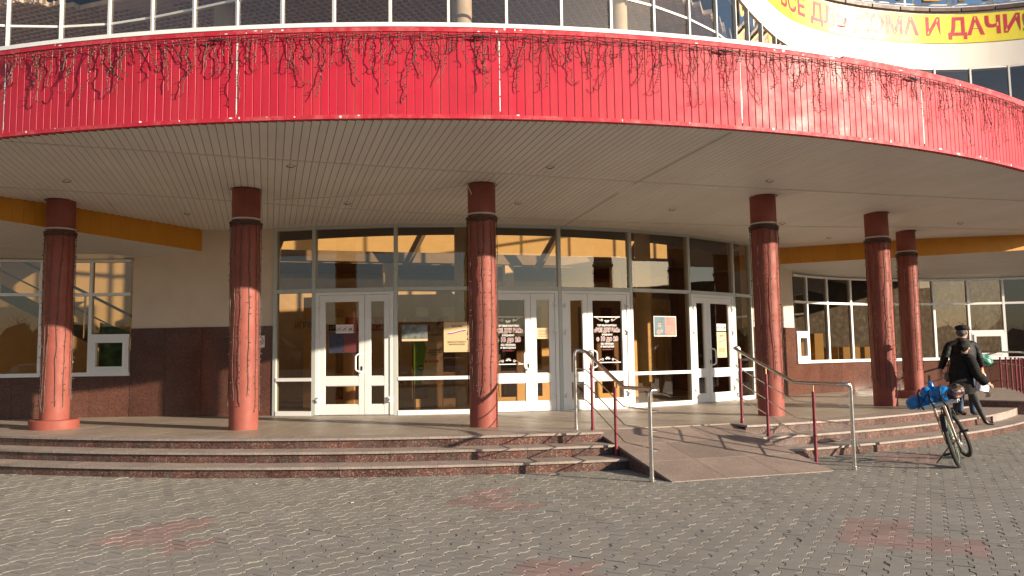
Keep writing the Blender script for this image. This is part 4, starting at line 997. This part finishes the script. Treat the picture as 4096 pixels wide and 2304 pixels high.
cp_ = MB(); blob(cp_, (-.005,.005,.085), (.128,.118,.062), 3, Matrix.Translation(Vector(LM)+Vector(HM)), 4, .08, fine=.03, flat=.25); blob(cp_, (.105,.045,.055), (.065,.075,.014), 3, Matrix.Translation(Vector(LM)+Vector(HM)), 3, .05, fine=0); part('flat_cap', cp_, mat('black_cap_wool', (.009,.009,.010), .9, bump=.5, bscale=100), mm_, True)
hh = MB(); blob(hh, (-.03,-.005,.0), (.092,.09,.075), 6, Matrix.Translation(Vector(LM)+Vector(HM)), 3, .05, fine=.05); part('hair', hh, mat('grey_hair', (.10,.09,.085), .7), mm_, True)
# bags they carry
def carrier(name, c, w, d, h, m_, label, seed, tilt=0.0, rz_=0.0, handle=None):
    M = Matrix.Translation(c) @ Matrix.Rotation(rz_, 4, 'Z') @ Matrix.Rotation(tilt, 4, 'Y'); mb = MB(); n = 22; rows = 9; vs = []; fs = []
    for i in range(rows+1):
        t = i/rows; ww_ = w*(.30+.70*min(1, (t*1.25))**.6)*(1 if t < .9 else .93); dd = d*(.18+.82*sin(min(1, t*1.15)*pi*.5)); 
        for k in range(n):
            a = 2*pi*k/n; q = 1+.16*noise.noise(Vector((cos(a)*2.5, sin(a)*2.5, t*3+seed))); vs.append((ww_*.5*cos(a)*q, dd*.5*sin(a)*q, -h*t+.02*noise.noise(Vector((a, t*2, seed)))))
    for i in range(rows):
        for k in range(n): fs.append((i*n+k, i*n+(k+1)%n, (i+1)*n+(k+1)%n, (i+1)*n+k))
    fs.append(tuple(rows*n+k for k in range(n))); fs.append(tuple(range(n-1,-1,-1))); mb.add(vs, fs, 0, M)
    o = tag(part(name, mb, m_, None, True), label, 'bag')
    if handle: part('bag_handle', MB().tube([M@Vector((-.03,0,0)), handle, M@Vector((.03,0,0))], .008, 6), m_, o, True)
    return o
hand_m = Vector(LM)+Vector((.345,.10,.80))
carrier('carrier_bag', hand_m+Vector((.05,.03,-.03)), .26, .14, .34, mat('white_plastic_bag', (.68,.69,.72), .45, var=.08, vscale=10, bump=.6, bscale=18), 'white plastic carrier bag hanging from the man\'s right hand', 3, .12, .3, hand_m)
carrier('carrier_bag', hand_m+Vector((.0,-.04,.09)), .10, .06, .20, mat('orange_print_bag', (.62,.18,.06), .5, var=.5, vscale=18), 'small orange printed bag between the man\'s hand and the white bag', 5, .1, .3, hand_m+Vector((0,0,.08)))
gm = mat('green_print_bag', (.035,.22,.15), .3, var=.3, vscale=9, bump=.5, bscale=18)
gb = MB(); blob(gb, (0,0,0), (.15,.06,.085), 22, Matrix.Translation(Vector(LM)+Vector((.40,.05,1.02))) @ Matrix.Rotation(.5, 4, 'Y'), 4, .25, fine=.08); tag(part('carrier_bag', gb, gm, None, True), 'glossy green plastic bag tucked under the man\'s right arm', 'bag')
hbm = MB(); blob(hbm, (0,0,0), (.035,.08,.09), 13, Matrix.Translation(Vector(LW)+Vector((-.245,.12,.86))), 3, .1); hbm.tube([Vector(LW)+Vector(p) for p in ((-.245,.10,.93),(-.23,.08,1.12),(-.10,.12,1.28))], .010, 6); tag(part('handbag', hbm, mat('dark_handbag', (.05,.04,.03), .5), None, True), 'dark shoulder bag hanging at the woman\'s back', 'bag')

# ---------------------------------------------------------------- signs, posters, lettering
def TXM(M, x, z, y=.008):                 # text matrix on a facet frame
    X, Y, Z = M.col[0].to_3d(), M.col[2].to_3d(), M.col[1].to_3d()
    t = Matrix((X, Y, Z)).transposed().to_4x4(); t.translation = M @ Vector((x, y, z)); return t
redtxt = mat('red_lettering', (.50,.04,.06), .5); whitet = mat('white_vinyl', (.80,.78,.76), .5); pink = mat('pinkish_red_vinyl', (.20,.02,.035), .5); blackt = mat('black_print', (.02,.02,.022), .5)
def rect(M, x0, x1, z0, z1, y0=.003, y1=.006): return MB().box((x0,y0,z0),(x1,y1,z1), M)
def decal(i, xc, label):
    M, L = panel(i); o = tag(part('door_decal', rect(M, xc-.30, xc+.30, 2.25, 2.268), whitet, None), label, 'door lettering', 'opening hours lettering on the middle doors')
    part('lower_line', rect(M, xc-.29, xc+.30, 1.335, 1.352), whitet, o)
    for z, sg in ((2.25, -1), (1.352, 1)):
        mb = MB()
        for k in (-1, 1):
            pts = []
            for t in range(26):
                q = t/25
                if q < .55: x = .24-.26*q*.62; zz = .012+.09*(q/.55)**1.5*.62
                else:
                    an = (q-.55)/.45*2*pi*1.15; rr = .026*(1-.6*(q-.55)/.45); x = .118-rr*sin(an); zz = .044+.022-rr*cos(an)-.012
                pts.append(M @ Vector((xc+k*x, .006, z+sg*zz)))
            mb.tube(pts, .0055, 5)
            for an in (20, 55, 90): 
                a = R_(an); mb.add([M@Vector((xc+k*(cos(a)*.012+dx*cos(a)-dy*sin(a)), .006, z+sg*(.05+sin(a)*.012*sg*sg+dx*sin(a)+dy*cos(a)))) for dx, dy in ((0,0),(.02,-.009),(.045,-.006),(.052,0),(.045,.006),(.02,.009))], [(0,1,2,3,4,5)])
        part('ornament', mb, whitet, o)
    for txt, z, h, w, b in (('ТОРГОВЫЙ КОМПЛЕКС', 2.085, .05, .44, .002), ('«ВСЕ ДЛЯ ВАС»', 1.99, .105, .585, .004), ('ЕЖЕДНЕВНО', 1.90, .048, .235, .002), ('с 10 до 20', 1.815, .12, .49, .004), ('БЕЗ ПЕРЕРЫВА', 1.715, .05, .29, .002), ('И ВЫХОДНЫХ', 1.66, .05, .30, .002)):
        big = h > .09
        text_obj('lettering_outline' if big else 'lettering', txt, h, TXM(M, xc, z, .006), whitet, o, w*1.02, b+.0045 if big else .0012)
        if big: text_obj('lettering', txt, h, TXM(M, xc, z, .0085), pink, o, w, b-.0015)
    text_obj('address_line', 'пр-д Надежды, 5', .03, TXM(M, xc, 1.605, .006), pink, o, None, .001)
decal(3, .556, 'white and red opening hours lettering on the glass door beside the third pillar'); decal(4, 1.05, 'white and red opening hours lettering on the glass door behind the left ramp handrail')
def poster(i, s0, s1, z0, z1, m_, label, cat='poster', y0=.004, name='poster'):
    M, L = panel(i); x0, x1 = s0-SS[i], s1-SS[i]
    return M, x0, x1, tag(part(name, rect(M, x0, x1, z0, z1, y0, y0+.003), m_, None), label, cat)
yel = mat('yellow_paper', (.62,.46,.26), .7, var=.04); bluepr = mat('teal_print', (.022,.10,.135), .5); coral = mat('coral_print', (.52,.13,.10), .5); tricol = [mat('ribbon_'+n, c, .5) for n, c in (('white',(.75,.75,.75)),('blue',(.04,.08,.35)),('red',(.5,.04,.05)))]
def picto(M, x0, x1, z0, z1, o):
    n = 3; w = (x1-x0)/n
    for k in range(n):
        cx = x0+w*(k+.5); cz = (z0+z1)/2; h = min(w, z1-z0)*.38
        part('pictogram_frame', MB().tube([M@Vector((cx+sx*h, .0085, cz+sz*h)) for sx, sz in ((-1,-1),(1,-1),(1,1),(-1,1))], .0028, 4, True).tube([M@Vector((cx-h,.009,cz-h)), M@Vector((cx+h,.009,cz+h))], .003, 4), redtxt, o)
        g = MB()
        if k == 0:
            for dx in (-.45, .45): g.tube([M@Vector((cx+dx*h+.3*h*cos(t), .0095, cz-.2*h+.3*h*sin(t))) for t in [i*pi/5 for i in range(10)]], .002, 4, True)
            g.tube([M@Vector((cx+dx*h, .0095, cz+dz*h)) for dx, dz in ((-.45,-.2),(-.1,.3),(.3,.3),(.45,-.2))], .002, 4)
        elif k == 1: g.box((cx-.5*h,.0085,cz-.15*h),(cx+.4*h,.0105,cz+.2*h), M).box((cx+.3*h,.0085,cz+.1*h),(cx+.65*h,.0105,cz+.5*h), M).box((cx-.5*h,.0085,cz-.7*h),(cx-.32*h,.0105,cz-.1*h), M).box((cx+.2*h,.0085,cz-.7*h),(cx+.38*h,.0105,cz-.1*h), M)
        else: g.box((cx-.55*h,.0085,cz-.7*h),(cx-.15*h,.0105,cz+.2*h), M).box((cx-.43*h,.0085,cz+.2*h),(cx-.27*h,.0105,cz+.7*h), M).box((cx+.1*h,.0085,cz-.7*h),(cx+.6*h,.0105,cz+.3*h), M)
        part('pictogram', g, blackt, o)
M, x0, x1, o = poster(1, -4.385, -4.045, 1.985, 2.15, paper, 'white sticker of three prohibition pictograms on the left door', 'sticker', name='sticker'); picto(M, x0, x1, 1.985, 2.15, o)
M, x0, x1, o = poster(1, -4.527, -3.925, 1.61, 1.985, mat('faded_blue_print', (.045,.048,.075), .3), 'faded blue and red poster on the glass of the left door'); part('red_half', rect(M, (x0+x1)/2, x1-.01, 1.62, 1.975, .0072, .0085), mat('faded_red_print', (.15,.04,.038), .3), o)
M, x0, x1, o = poster(6, 4.17, 4.505, 1.99, 2.145, paper, 'white sticker of three prohibition pictograms on the rightmost door', 'sticker', name='sticker'); picto(M, x0, x1, 1.99, 2.145, o)
def election(i, s0, s1, z0, z1, label):
    M, x0, x1, o = poster(i, s0, s1, z0, z1, yel, label); xc = (x0+x1)/2; w = x1-x0; h = z1-z0
    for k in range(3):
        mb = MB(); n = 10
        for j in range(n):
            xa, xb = xc-w*.35+w*.7*j/n, xc-w*.35+w*.7*(j+1)/n; f = lambda x: z0+h*.68+.012*sin((x-xc)/w*7)-.011*k+((x-xc)*.12)
            mb.quad(*[M@Vector(c) for c in ((xa,.0085,f(xa)),(xb,.0085,f(xb)),(xb,.0085,f(xb)+.011),(xa,.0085,f(xa)+.011))])
        part('ribbon', mb, tricol[k], o)
    text_obj('heading', '18 МАРТА' if False else 'ВЫБОРЫ', .06, TXM(M, xc, z0+h*.85, .009), blackt, o, w*.4)
    text_obj('text_line', 'ВЫБИРАЕМ ПРЕЗИДЕНТА', .04, TXM(M, xc, z0+h*.33, .009), blackt, o, w*.72); text_obj('text_line', 'ВЫБИРАЕМ БУДУЩЕЕ', .04, TXM(M, xc, z0+h*.25, .009), blackt, o, w*.62)
election(2, -2.30, -1.80, 1.594, 2.171, 'yellow poster with a tricolour ribbon on the glass just left of the third pillar')
election(6, 4.16, 4.51, 1.394, 1.963, 'yellow poster with a tricolour ribbon on the rightmost door')
M, x0, x1, o = poster(3, -.475, -.23, 1.828, 2.04, yel, 'small yellow notice on the narrow leaf of the left middle door', 'notice', name='notice')
for k in range(5): part('text_line', rect(M, x0+.03, x1-.03-.02*(k % 2), 1.995-.03*k, 2.003-.03*k, .0072, .008), blackt, o)
M, x0, x1, o = poster(5, 2.214, 2.831, 1.863, 2.287, paper, 'teal and coral poster on the fixed pane between the right doors'); xm = (x0+x1)/2
part('teal_half', rect(M, x0+.012, xm, 1.878, 2.275, .0072, .0085), bluepr, o); part('coral_half', rect(M, xm, x1-.012, 1.878, 2.275, .0072, .0085), coral, o)
fl = MB()
for cx, cz, r in ((x0+.12,1.95,.06),(x0+.2,1.975,.04),(x1-.12,1.95,.045),(x1-.08,1.99,.03),(x0+.16,2.1,.05)):
    for k in range(8): a = 2*pi*k/8; fl.add([M@Vector((cx+r*cos(a+b)*q, .0092, cz+r*sin(a+b)*q)) for b, q in ((0,.15),(-.25,.7),(0,1),(.25,.7))], [(0,1,2,3)])
part('flowers', fl, mat('flower_print', (.62,.10,.08), .5, speck=([(.6,.06,.06),(.7,.35,.1),(.65,.12,.1)], 60)), o)
for k in range(5): part('text_line', rect(M, x0+.04, xm-.04, 2.235-.032*k, 2.247-.032*k, .0088, .0095), blackt, o); part('text_line', rect(M, xm+.04, x1-.05, 2.235-.032*k, 2.243-.032*k, .0088, .0095), redtxt, o)
M, x0, x1, o = poster(2, -3.10, -2.61, 1.81, 2.12, mat('grey_tree_print', (.16,.17,.16), .3, var=.6, vscale=9), 'grey picture of bare trees stuck on the pane right of the left door', 'poster'); part('caption_strip', rect(M, x0, x1, 1.815, 1.855, .0072, .0085), yel, o)
# signs and a poster stand inside
def iray(xd, yd, r):
    X = (xd*1.5901-2048)/3145.72; Y = -(yd*1.5901-1152)/3145.72; X, Y = cr*X-sr*Y, sr*X+cr*Y
    d = Vector((X, cp-sp*Y, sp+cp*Y)); c = W(*GC); a_ = d.x**2+d.y**2; b_ = -(d.x*c.x+d.y*c.y); k_ = c.x**2+c.y**2-r*r
    t = (-b_-sqrt(b_*b_-a_*k_))/a_; return d*t+Vector((0,0,EYE))
def isign(x0, y0, x1, y1, depth, m_, label, name='sign', cat='sign', legs=False):
    a, b = iray(x0, y1, GR-depth), iray(x1, y1, GR-depth); zt = iray(x0, y0, GR-depth).z; zb = a.z
    M, L = frame(Vector((a.x,a.y,0)), Vector((b.x,b.y,0))); o = tag(part(name, MB().box((0,-.02,zb),(L,.0,zt), M), m_, None), label, cat); return M, L, zb, zt, o
M, L, zb, zt, o = isign(735, 803, 868, 838, 2.35, mat('cream_sign', (.70,.56,.33), .6), 'cream sign with coloured letters seen through the left door glass'); text_obj('lettering', 'ИГРУШКИ', .2, TXM(M, L*.34, (zb+zt)/2, .006), mat('multicolour_letter', (.3,.12,.08), .6, speck=([(.35,.05,.05),(.05,.2,.12),(.08,.1,.3)], 5)), o, L*.56)
part('black_tag', MB().box((L*.70,.0,zb+.03),(L*.97,.012,zb+.16), M), blackt, o); text_obj('tag_lettering', '1 ЭТАЖ', .1, TXM(M, L*.835, zb+.095, .016), paper, o, L*.22)
M, L, zb, zt, o = isign(872, 799, 968, 833, 2.3, mat('red_sign', (.45,.03,.02), .5), 'red floor sign seen through the left door glass'); text_obj('lettering', '1 ЭТАЖ', .14, TXM(M, L*.45, zb+(zt-zb)*.70, .006), yel, o, L*.55); text_obj('lettering', 'ПАВИЛЬОН 3', .14, TXM(M, L*.45, zb+(zt-zb)*.25, .006), yel, o, L*.82)
part('arrow', MB().add([M@Vector(c) for c in ((L*.86,.006,zt-.08),(L*.97,.006,zt-.08),(L*.97,.006,zb+.06),(L*.995,.006,zb+.06),(L*.93,.006,zb+.01),(L*.865,.006,zb+.06),(L*.89,.006,zb+.06),(L*.89,.006,zt-.1),(L*.86,.006,zt-.1))], [tuple(range(9))]), yel, o)
M, L, zb, zt, o = isign(1013, 797, 1125, 841, 2.3, mat('pale_sign', (.68,.60,.46), .6), 'pale accessories sign with red arrow seen through the pane right of the left door'); text_obj('lettering', 'АКСЕССУАРЫ', .1, TXM(M, L*.36, zb+(zt-zb)*.85, .006), redtxt, o, L*.55); text_obj('lettering', 'ДЛЯ ТЕЛЕФОНОВ', .1, TXM(M, L*.36, zb+(zt-zb)*.66, .006), redtxt, o, L*.6); text_obj('lettering', '2 ЭТАЖ', .1, TXM(M, L*.80, zb+(zt-zb)*.25, .006), redtxt, o, L*.3)
part('arrow', MB().tube([M@Vector((L*.78,.01,zb+(zt-zb)*.5)), M@Vector((L*.88,.01,zb+(zt-zb)*.85))], [.03,.03], 4).tube([M@Vector((L*.84,.01,zb+(zt-zb)*.72)), M@Vector((L*.91,.01,zb+(zt-zb)*.97))], [.07,.002], 4), redtxt, o)
for k in range(4): part('product_picture', MB().box((L*(.08+.15*k),.002,zb+.06),(L*(.17+.15*k),.008,zb+(zt-zb)*.5), M), (blackt, coral, blackt, redtxt)[k], o)
M, L, zb, zt, o = isign(1042, 845, 1114, 967, .75, mat('poster_pale_print', (.55,.47,.36), .5, var=.1), 'green and cream poster on a steel stand inside, right of the left door', 'poster_stand', 'poster stand')
part('green_area', MB().add([M@Vector(c) for c in ((.0,.003,zb),(.0,.003,zt),(L*.28,.003,zt),(L*.43,.003,zb+(zt-zb)*.75),(L*.24,.003,zb))], [(0,1,2,3,4)]), mat('green_poster_print', (.12,.28,.03), .5), o)
for txt, fx, fz, w, h, m_ in (('производство', .72, .70, .4, .05, blackt), ('свежезамороженных', .72, .655, .5, .05, blackt), ('продуктов', .72, .61, .3, .05, blackt), ('МАСТЕР ВКУСА', .62, .47, .36, .05, paper), ('2 ЭТАЖ', .62, .09, .5, .12, redtxt), ('100%', .24, .33, .16, .05, paper)):
    if txt.startswith('МАС'): part('red_ribbon', MB().box((L*.38,.003,zb+(zt-zb)*.445),(L*.86,.006,zb+(zt-zb)*.495), M), redtxt, o)
    if txt == '100%': part('round_badge', MB().add([M@Vector((L*.24+.06*cos(t), .005, zb+(zt-zb)*.33+.06*sin(t))) for t in [i*pi/10 for i in range(20)]], [tuple(range(20))]), mat('dark_green_print', (.03,.07,.03), .5), o)
    text_obj('lettering', txt, h, TXM(M, L*fx, zb+(zt-zb)*fz, .0085), m_, o, L*w)
for x in (0, L): part('stand_leg', MB().tube([M@Vector((x,-.03,PL-.02)), M@Vector((x,-.03,zt+.03))], .012, 7), chrome, o)
part('stand_foot', MB().tube([M@Vector((-.1,-.03,PL)), M@Vector((L+.1,-.03,PL))], .012, 6), chrome, o)
for xd, dp in ((1166, 1.6), (1622, 1.15)):
    p = iray(xd, 850, GR-dp); part('round_column', MB().lathe([(.18,PL-.03),(.18,6.5)], (p.x, p.y), 20), concol, vest, True)
# no-smoking sign on the granite by the left jamb
a = wp(-1, WEND[-1]); b = W(*JL); M, L = frame(Vector((a.x,a.y,0)), Vector((b.x,b.y,0))); xs = L-.31
o = tag(part('no_smoking_sign', MB().box((xs-.10,.028,1.74),(xs+.10,.034,1.97), M), paper, None), 'white no smoking sign on the dark granite behind the second pillar', 'sign')
part('ring', MB().tube([M@Vector((xs+.075*cos(t), .036, 1.865+.075*sin(t))) for t in [i*pi/12 for i in range(24)]], .008, 5, True).tube([M@Vector((xs-.05,.037,1.915)), M@Vector((xs+.05,.037,1.815))], .007, 5), redtxt, o)
part('cigarette', MB().box((xs-.05,.0345,1.855),(xs+.045,.0375,1.872), M), blackt, o)

# yellow banner on the concave white wall and the letters on the roof
def ppx(p):
    d = Vector((p.x, p.y, p.z-EYE)); return 2048+3145.72*(d.dot(rt)/d.dot(fw))
def s_at(px, z):
    s = 6.3
    while s < smax and ppx(pw(s, z)) < px: s += .02
    return s
yb = mat('yellow_vinyl_banner', (.70,.60,.045), .40, var=.03, spec=.5); rb = mat('red_banner_print', (.46,.025,.05), .42, spec=.5)
sb0, sb1 = s_at(3060, 12.8), s_at(4096, 12.8)+1.6
bm = MB(); n = 90; zB0, zB1 = 12.25, 13.29
for i in range(n):
    a, b = sb0+(sb1-sb0)*i/n, sb0+(sb1-sb0)*(i+1)/n; o1 = .085+.0025*sin(a*5); o2 = .085+.0025*sin(b*5)
    bm.quad(pw(a, zB0, o1), pw(b, zB0, o2), pw(b, zB1, o2), pw(a, zB1, o1)).quad(pw(a, zB1, .065), pw(b, zB1, .065), pw(b, zB0, .065), pw(a, zB0, .065)).quad(pw(a, zB0, .065), pw(b, zB0, .065), pw(b, zB0, o2), pw(a, zB0, o1)).quad(pw(b, zB1, .065), pw(a, zB1, .065), pw(a, zB1, o1), pw(b, zB1, o2))
ban = tag(part('banner', bm, yb, None, True), 'long yellow banner with red lettering on the curved white wall under the blue sky', 'banner')
def bend(me, s0, s1, zc, off, ysc=1.0):
    xs = [v.co.x for v in me.vertices]; lo, hi = min(xs), max(xs)
    for v in me.vertices:
        s = s0+(s1-s0)*(v.co.x-lo)/(hi-lo); p = pw(s, zc+v.co.y*ysc, off+v.co.z); v.co = p
    return me
sA, sZ = s_at(3112, 12.8), s_at(4108, 12.8)
tm = text_mesh('ВСЕ ДЛЯ ДОМА И ДАЧИ!', 1.0, None, .028)
bt = bmesh.new(); bt.from_mesh(tm)
for _ in range(4):
    es = [e for e in bt.edges if e.calc_length() > .12]
    if not es: break
    bmesh.ops.subdivide_edges(bt, edges=es, cuts=1); bmesh.ops.triangulate(bt, faces=bt.faces)
bt.to_mesh(tm); bt.free()
hcap = .66; caph = .76
bend(tm, sA, sZ, 12.80, .0905, hcap/caph); tm.materials.append(rb); link('lettering', tm, ban)
gr = MB()
for i in range(46):
    s = sb0+(sb1-sb0)*(i+.5)/46
    for z in (zB0+.03, zB1-.03): gr.lathe([(.0,z),(.012,z)], tuple(pw(s, z, .10)[:2]), 6)
part('eyelets', gr, chrome, ban)
gold = mat('gilded_sign_letter', (.33,.20,.05), .35, metal=.4)
rs = thing('roof_sign', pw(s_at(3730, 13.6), 13.5, .1), 'row of large golden letters on struts along the roof edge above the banner', 'roof sign')
for px_, ch in ((3240,'Д'),(3402,'Л'),(3564,'Я'),(3729,'В'),(3891,'А'),(4058,'С')):
    s = s_at(px_, 13.6); t = pathn(s); me = text_mesh(ch, 1.55, None, .03, extrude=.07); ymin = min(v.co.y for v in me.vertices)
    me.transform(Matrix.Translation((0,-ymin,0))); Mx = Matrix.Translation(pw(s, ZRF+.36, .06)) @ Matrix.Rotation(PHI+atan2(t[1], t[0]), 4, 'Z') @ Matrix.Rotation(pi/2, 4, 'X'); me.transform(Mx); me.materials.append(gold); link('letter', me, rs)
    for ds in (-.62, .62): part('strut', MB().box((-.035,-.03,ZRF+.1),(.035,.03,ZRF+1.3), Matrix.Translation(pw(s+ds, 0, -.12)) @ Matrix.Rotation(PHI+atan2(t[1], t[0]), 4, 'Z')), whitep, rs)
ra = [s_at(3200, 13.5)+.4*i for i in range(36)]
part('sign_rail', MB().tube([pw(s, ZRF+.30, -.08) for s in ra], .028, 6), whitep, rs)
part('sign_rail', MB().tube([pw(s, ZRF+.17, .02) for s in ra], .022, 6), whitep, rs)

lit = MB()
for k in range(11):
    x, y = rng.uniform(-5, 6), rng.uniform(5.8, 10.2); a = rng.uniform(0, 3.1); L_ = rng.uniform(.008, .02); w_2 = rng.uniform(.004, .010)
    if abs(x) > .62*y or math.hypot(*UV(x, y)) < 16.6: continue
    lit.box((-L_,-w_2,.001),(L_,w_2,.008), Matrix.Translation((x,y,.002)) @ Matrix.Rotation(a, 4, 'Z') @ Matrix.Rotation(.1, 4, 'X'))
lo = part('litter', lit, mat('grey_scrap_paper', (.42,.40,.36), .8), None); lo['kind'] = 'stuff'; tag(lo, 'scattered scraps of grey paper litter on the grey pavers', 'litter')

# ---------------------------------------------------------------- what stands across the square (seen mirrored in the glass)
def car(loc, rz_, col, label):
    o = thing('parked_car', loc, label, 'car', 'cars parked across the square', rz_); M = Matrix.Translation(loc) @ Matrix.Rotation(rz_, 4, 'Z')
    prof = [(-2.1,.45),(-2.12,.75),(-2.0,.95),(-1.5,1.02),(-1.05,1.38),(-.3,1.46),(.35,1.42),(.95,1.03),(1.75,.92),(2.05,.75),(2.1,.45),(1.75,.3),(-1.75,.3)]
    def sec(y, ins): return [(x, y*(1-ins*(.28 if z > 1.2 else .08 if z > .95 else 0)), z) for x, z in prof]
    mb = MB(); n = len(prof); A, B_ = sec(.86, 1), sec(-.86, 1)
    mb.add(A+B_, [tuple(range(n)), tuple(range(2*n-1, n-1, -1))]+[(i, i+n, (i+1) % n+n, (i+1) % n) for i in range(n)], 0, M)
    part('body', mb, mat('car_paint_'+col[0], col[1], .25, coat=1, var=.02), o, True)
    gm_ = mat('dark_car_glass', (.02,.022,.025), .05)
    for sg in (1, -1):
        w = [(-1.2,.83*sg,1.06),(-.98,.66*sg,1.34),(.3,.65*sg,1.38),(.85,.83*sg,1.06)]; part('side_window', MB().add([M@Vector((x, y*1.012, z)) for x, y, z in w], [(0,1,2,3)]), gm_, o)
        for x in (-1.3, 1.3):
            wh = part('wheel', MB().tube([M@Vector((x, .72*sg, .31)), M@Vector((x, .87*sg, .31))], .31, 20), blk, o, True); part('rim', MB().tube([M@Vector((x, .86*sg, .31)), M@Vector((x, .88*sg, .31))], .19, 14), chrome, wh, True)
        part('headlight', MB().box((2.0,.5*sg-.17,.66),(2.09,.5*sg+.17,.80), M), paper, o); part('tail_light', MB().box((-2.13,.6*sg-.14,.74),(-2.05,.6*sg+.14,.92), M), redtxt, o)
    part('windscreen', MB().add([M@Vector(p) for p in ((.40,-.58,1.41),(.40,.58,1.41),(.96,.76,1.05),(.96,-.76,1.05))], [(0,1,2,3)]), gm_, o); part('rear_window', MB().add([M@Vector(p) for p in ((-1.07,-.6,1.385),(-1.07,.6,1.385),(-1.52,.78,1.03),(-1.52,-.78,1.03))], [(0,1,2,3)]), gm_, o)
car(Vector((-6.5,-12,-.05)), 1.2, ('white', (.75,.75,.74)), 'white parked car mirrored low in the glass left of the left door'); car(Vector((-2.8,-12.6,-.05)), 1.45, ('black', (.02,.02,.025)), 'dark parked car mirrored low in the glass beside the third pillar'); car(Vector((.6,-12.4,-.05)), 1.6, ('blue', (.03,.05,.11)), 'dark blue parked car mirrored in the middle doors'); car(Vector((4.4,-12.8,-.05)), 1.5, ('silver', (.45,.45,.46)), 'silver parked car mirrored in the right doors'); car(Vector((-10.4,-12.4,-.05)), 1.3, ('grey', (.12,.12,.13)), 'grey parked car mirrored in the left wing window')
def block(x, y, w, d, h, col, label):
    o = thing('distant_building', (x, y, 0), label, 'building', 'buildings across the square'); part('walls', MB().box((x-w/2,y-d/2,-.1),(x+w/2,y+d/2,h)), mat('render_'+col[0], col[1], .8), o); part('roof', MB().box((x-w/2-.3,y-d/2-.3,h),(x+w/2+.3,y+d/2+.3,h+.3)), blackp, o)
    wm = MB()
    for i in range(int(w/3)):
        for j in range(int(h/3)): wm.box((x-w/2+1+i*3,y+d/2,1+j*3),(x-w/2+2.4+i*3,y+d/2+.03,2.5+j*3))
    part('windows', wm, mat('dark_window', (.03,.03,.035), .15), o)
block(-38, -88, 34, 12, 6, ('pale', (.4,.38,.35)), 'low pale building mirrored in the left wing window'); block(6, -98, 30, 12, 6.5, ('grey', (.25,.24,.23)), 'low grey building mirrored in the middle door glass'); block(66, -4, 14, 80, 7.5, ('dark', (.07,.055,.045)), 'long dark building mirrored in the right wing windows'); block(-80, -80, 40, 14, 9, ('brick', (.22,.12,.09)), 'brick block mirrored at the left edge of the glass')
tr = MB()
for i in range(130):
    x = -95+i*1.35+rng.uniform(-.6,.6); y = -66+rng.uniform(-4,4); h = rng.uniform(3.0,6.5)
    tr.tube([(x,y,0),(x,y,h)], [.12,.03], 4)
    for k in range(14): a = rng.uniform(0,6.28); z = h*rng.uniform(.3,.95); L_ = rng.uniform(.8,1.9); tr.tube([(x,y,z),(x+L_*cos(a),y+L_*sin(a),z+L_*.7)], [.035,.012], 3)
    blob(tr, (x,y,h*.38), (1.9,1.3,h*.36), i*3.7, None, 2, .6, fine=.35)
o = tag(part('far_trees', tr, mat('bare_branches', (.045,.038,.03), .9), None), 'dark row of bare trees across the square, mirrored in the glass', 'trees'); o['kind'] = 'stuff'
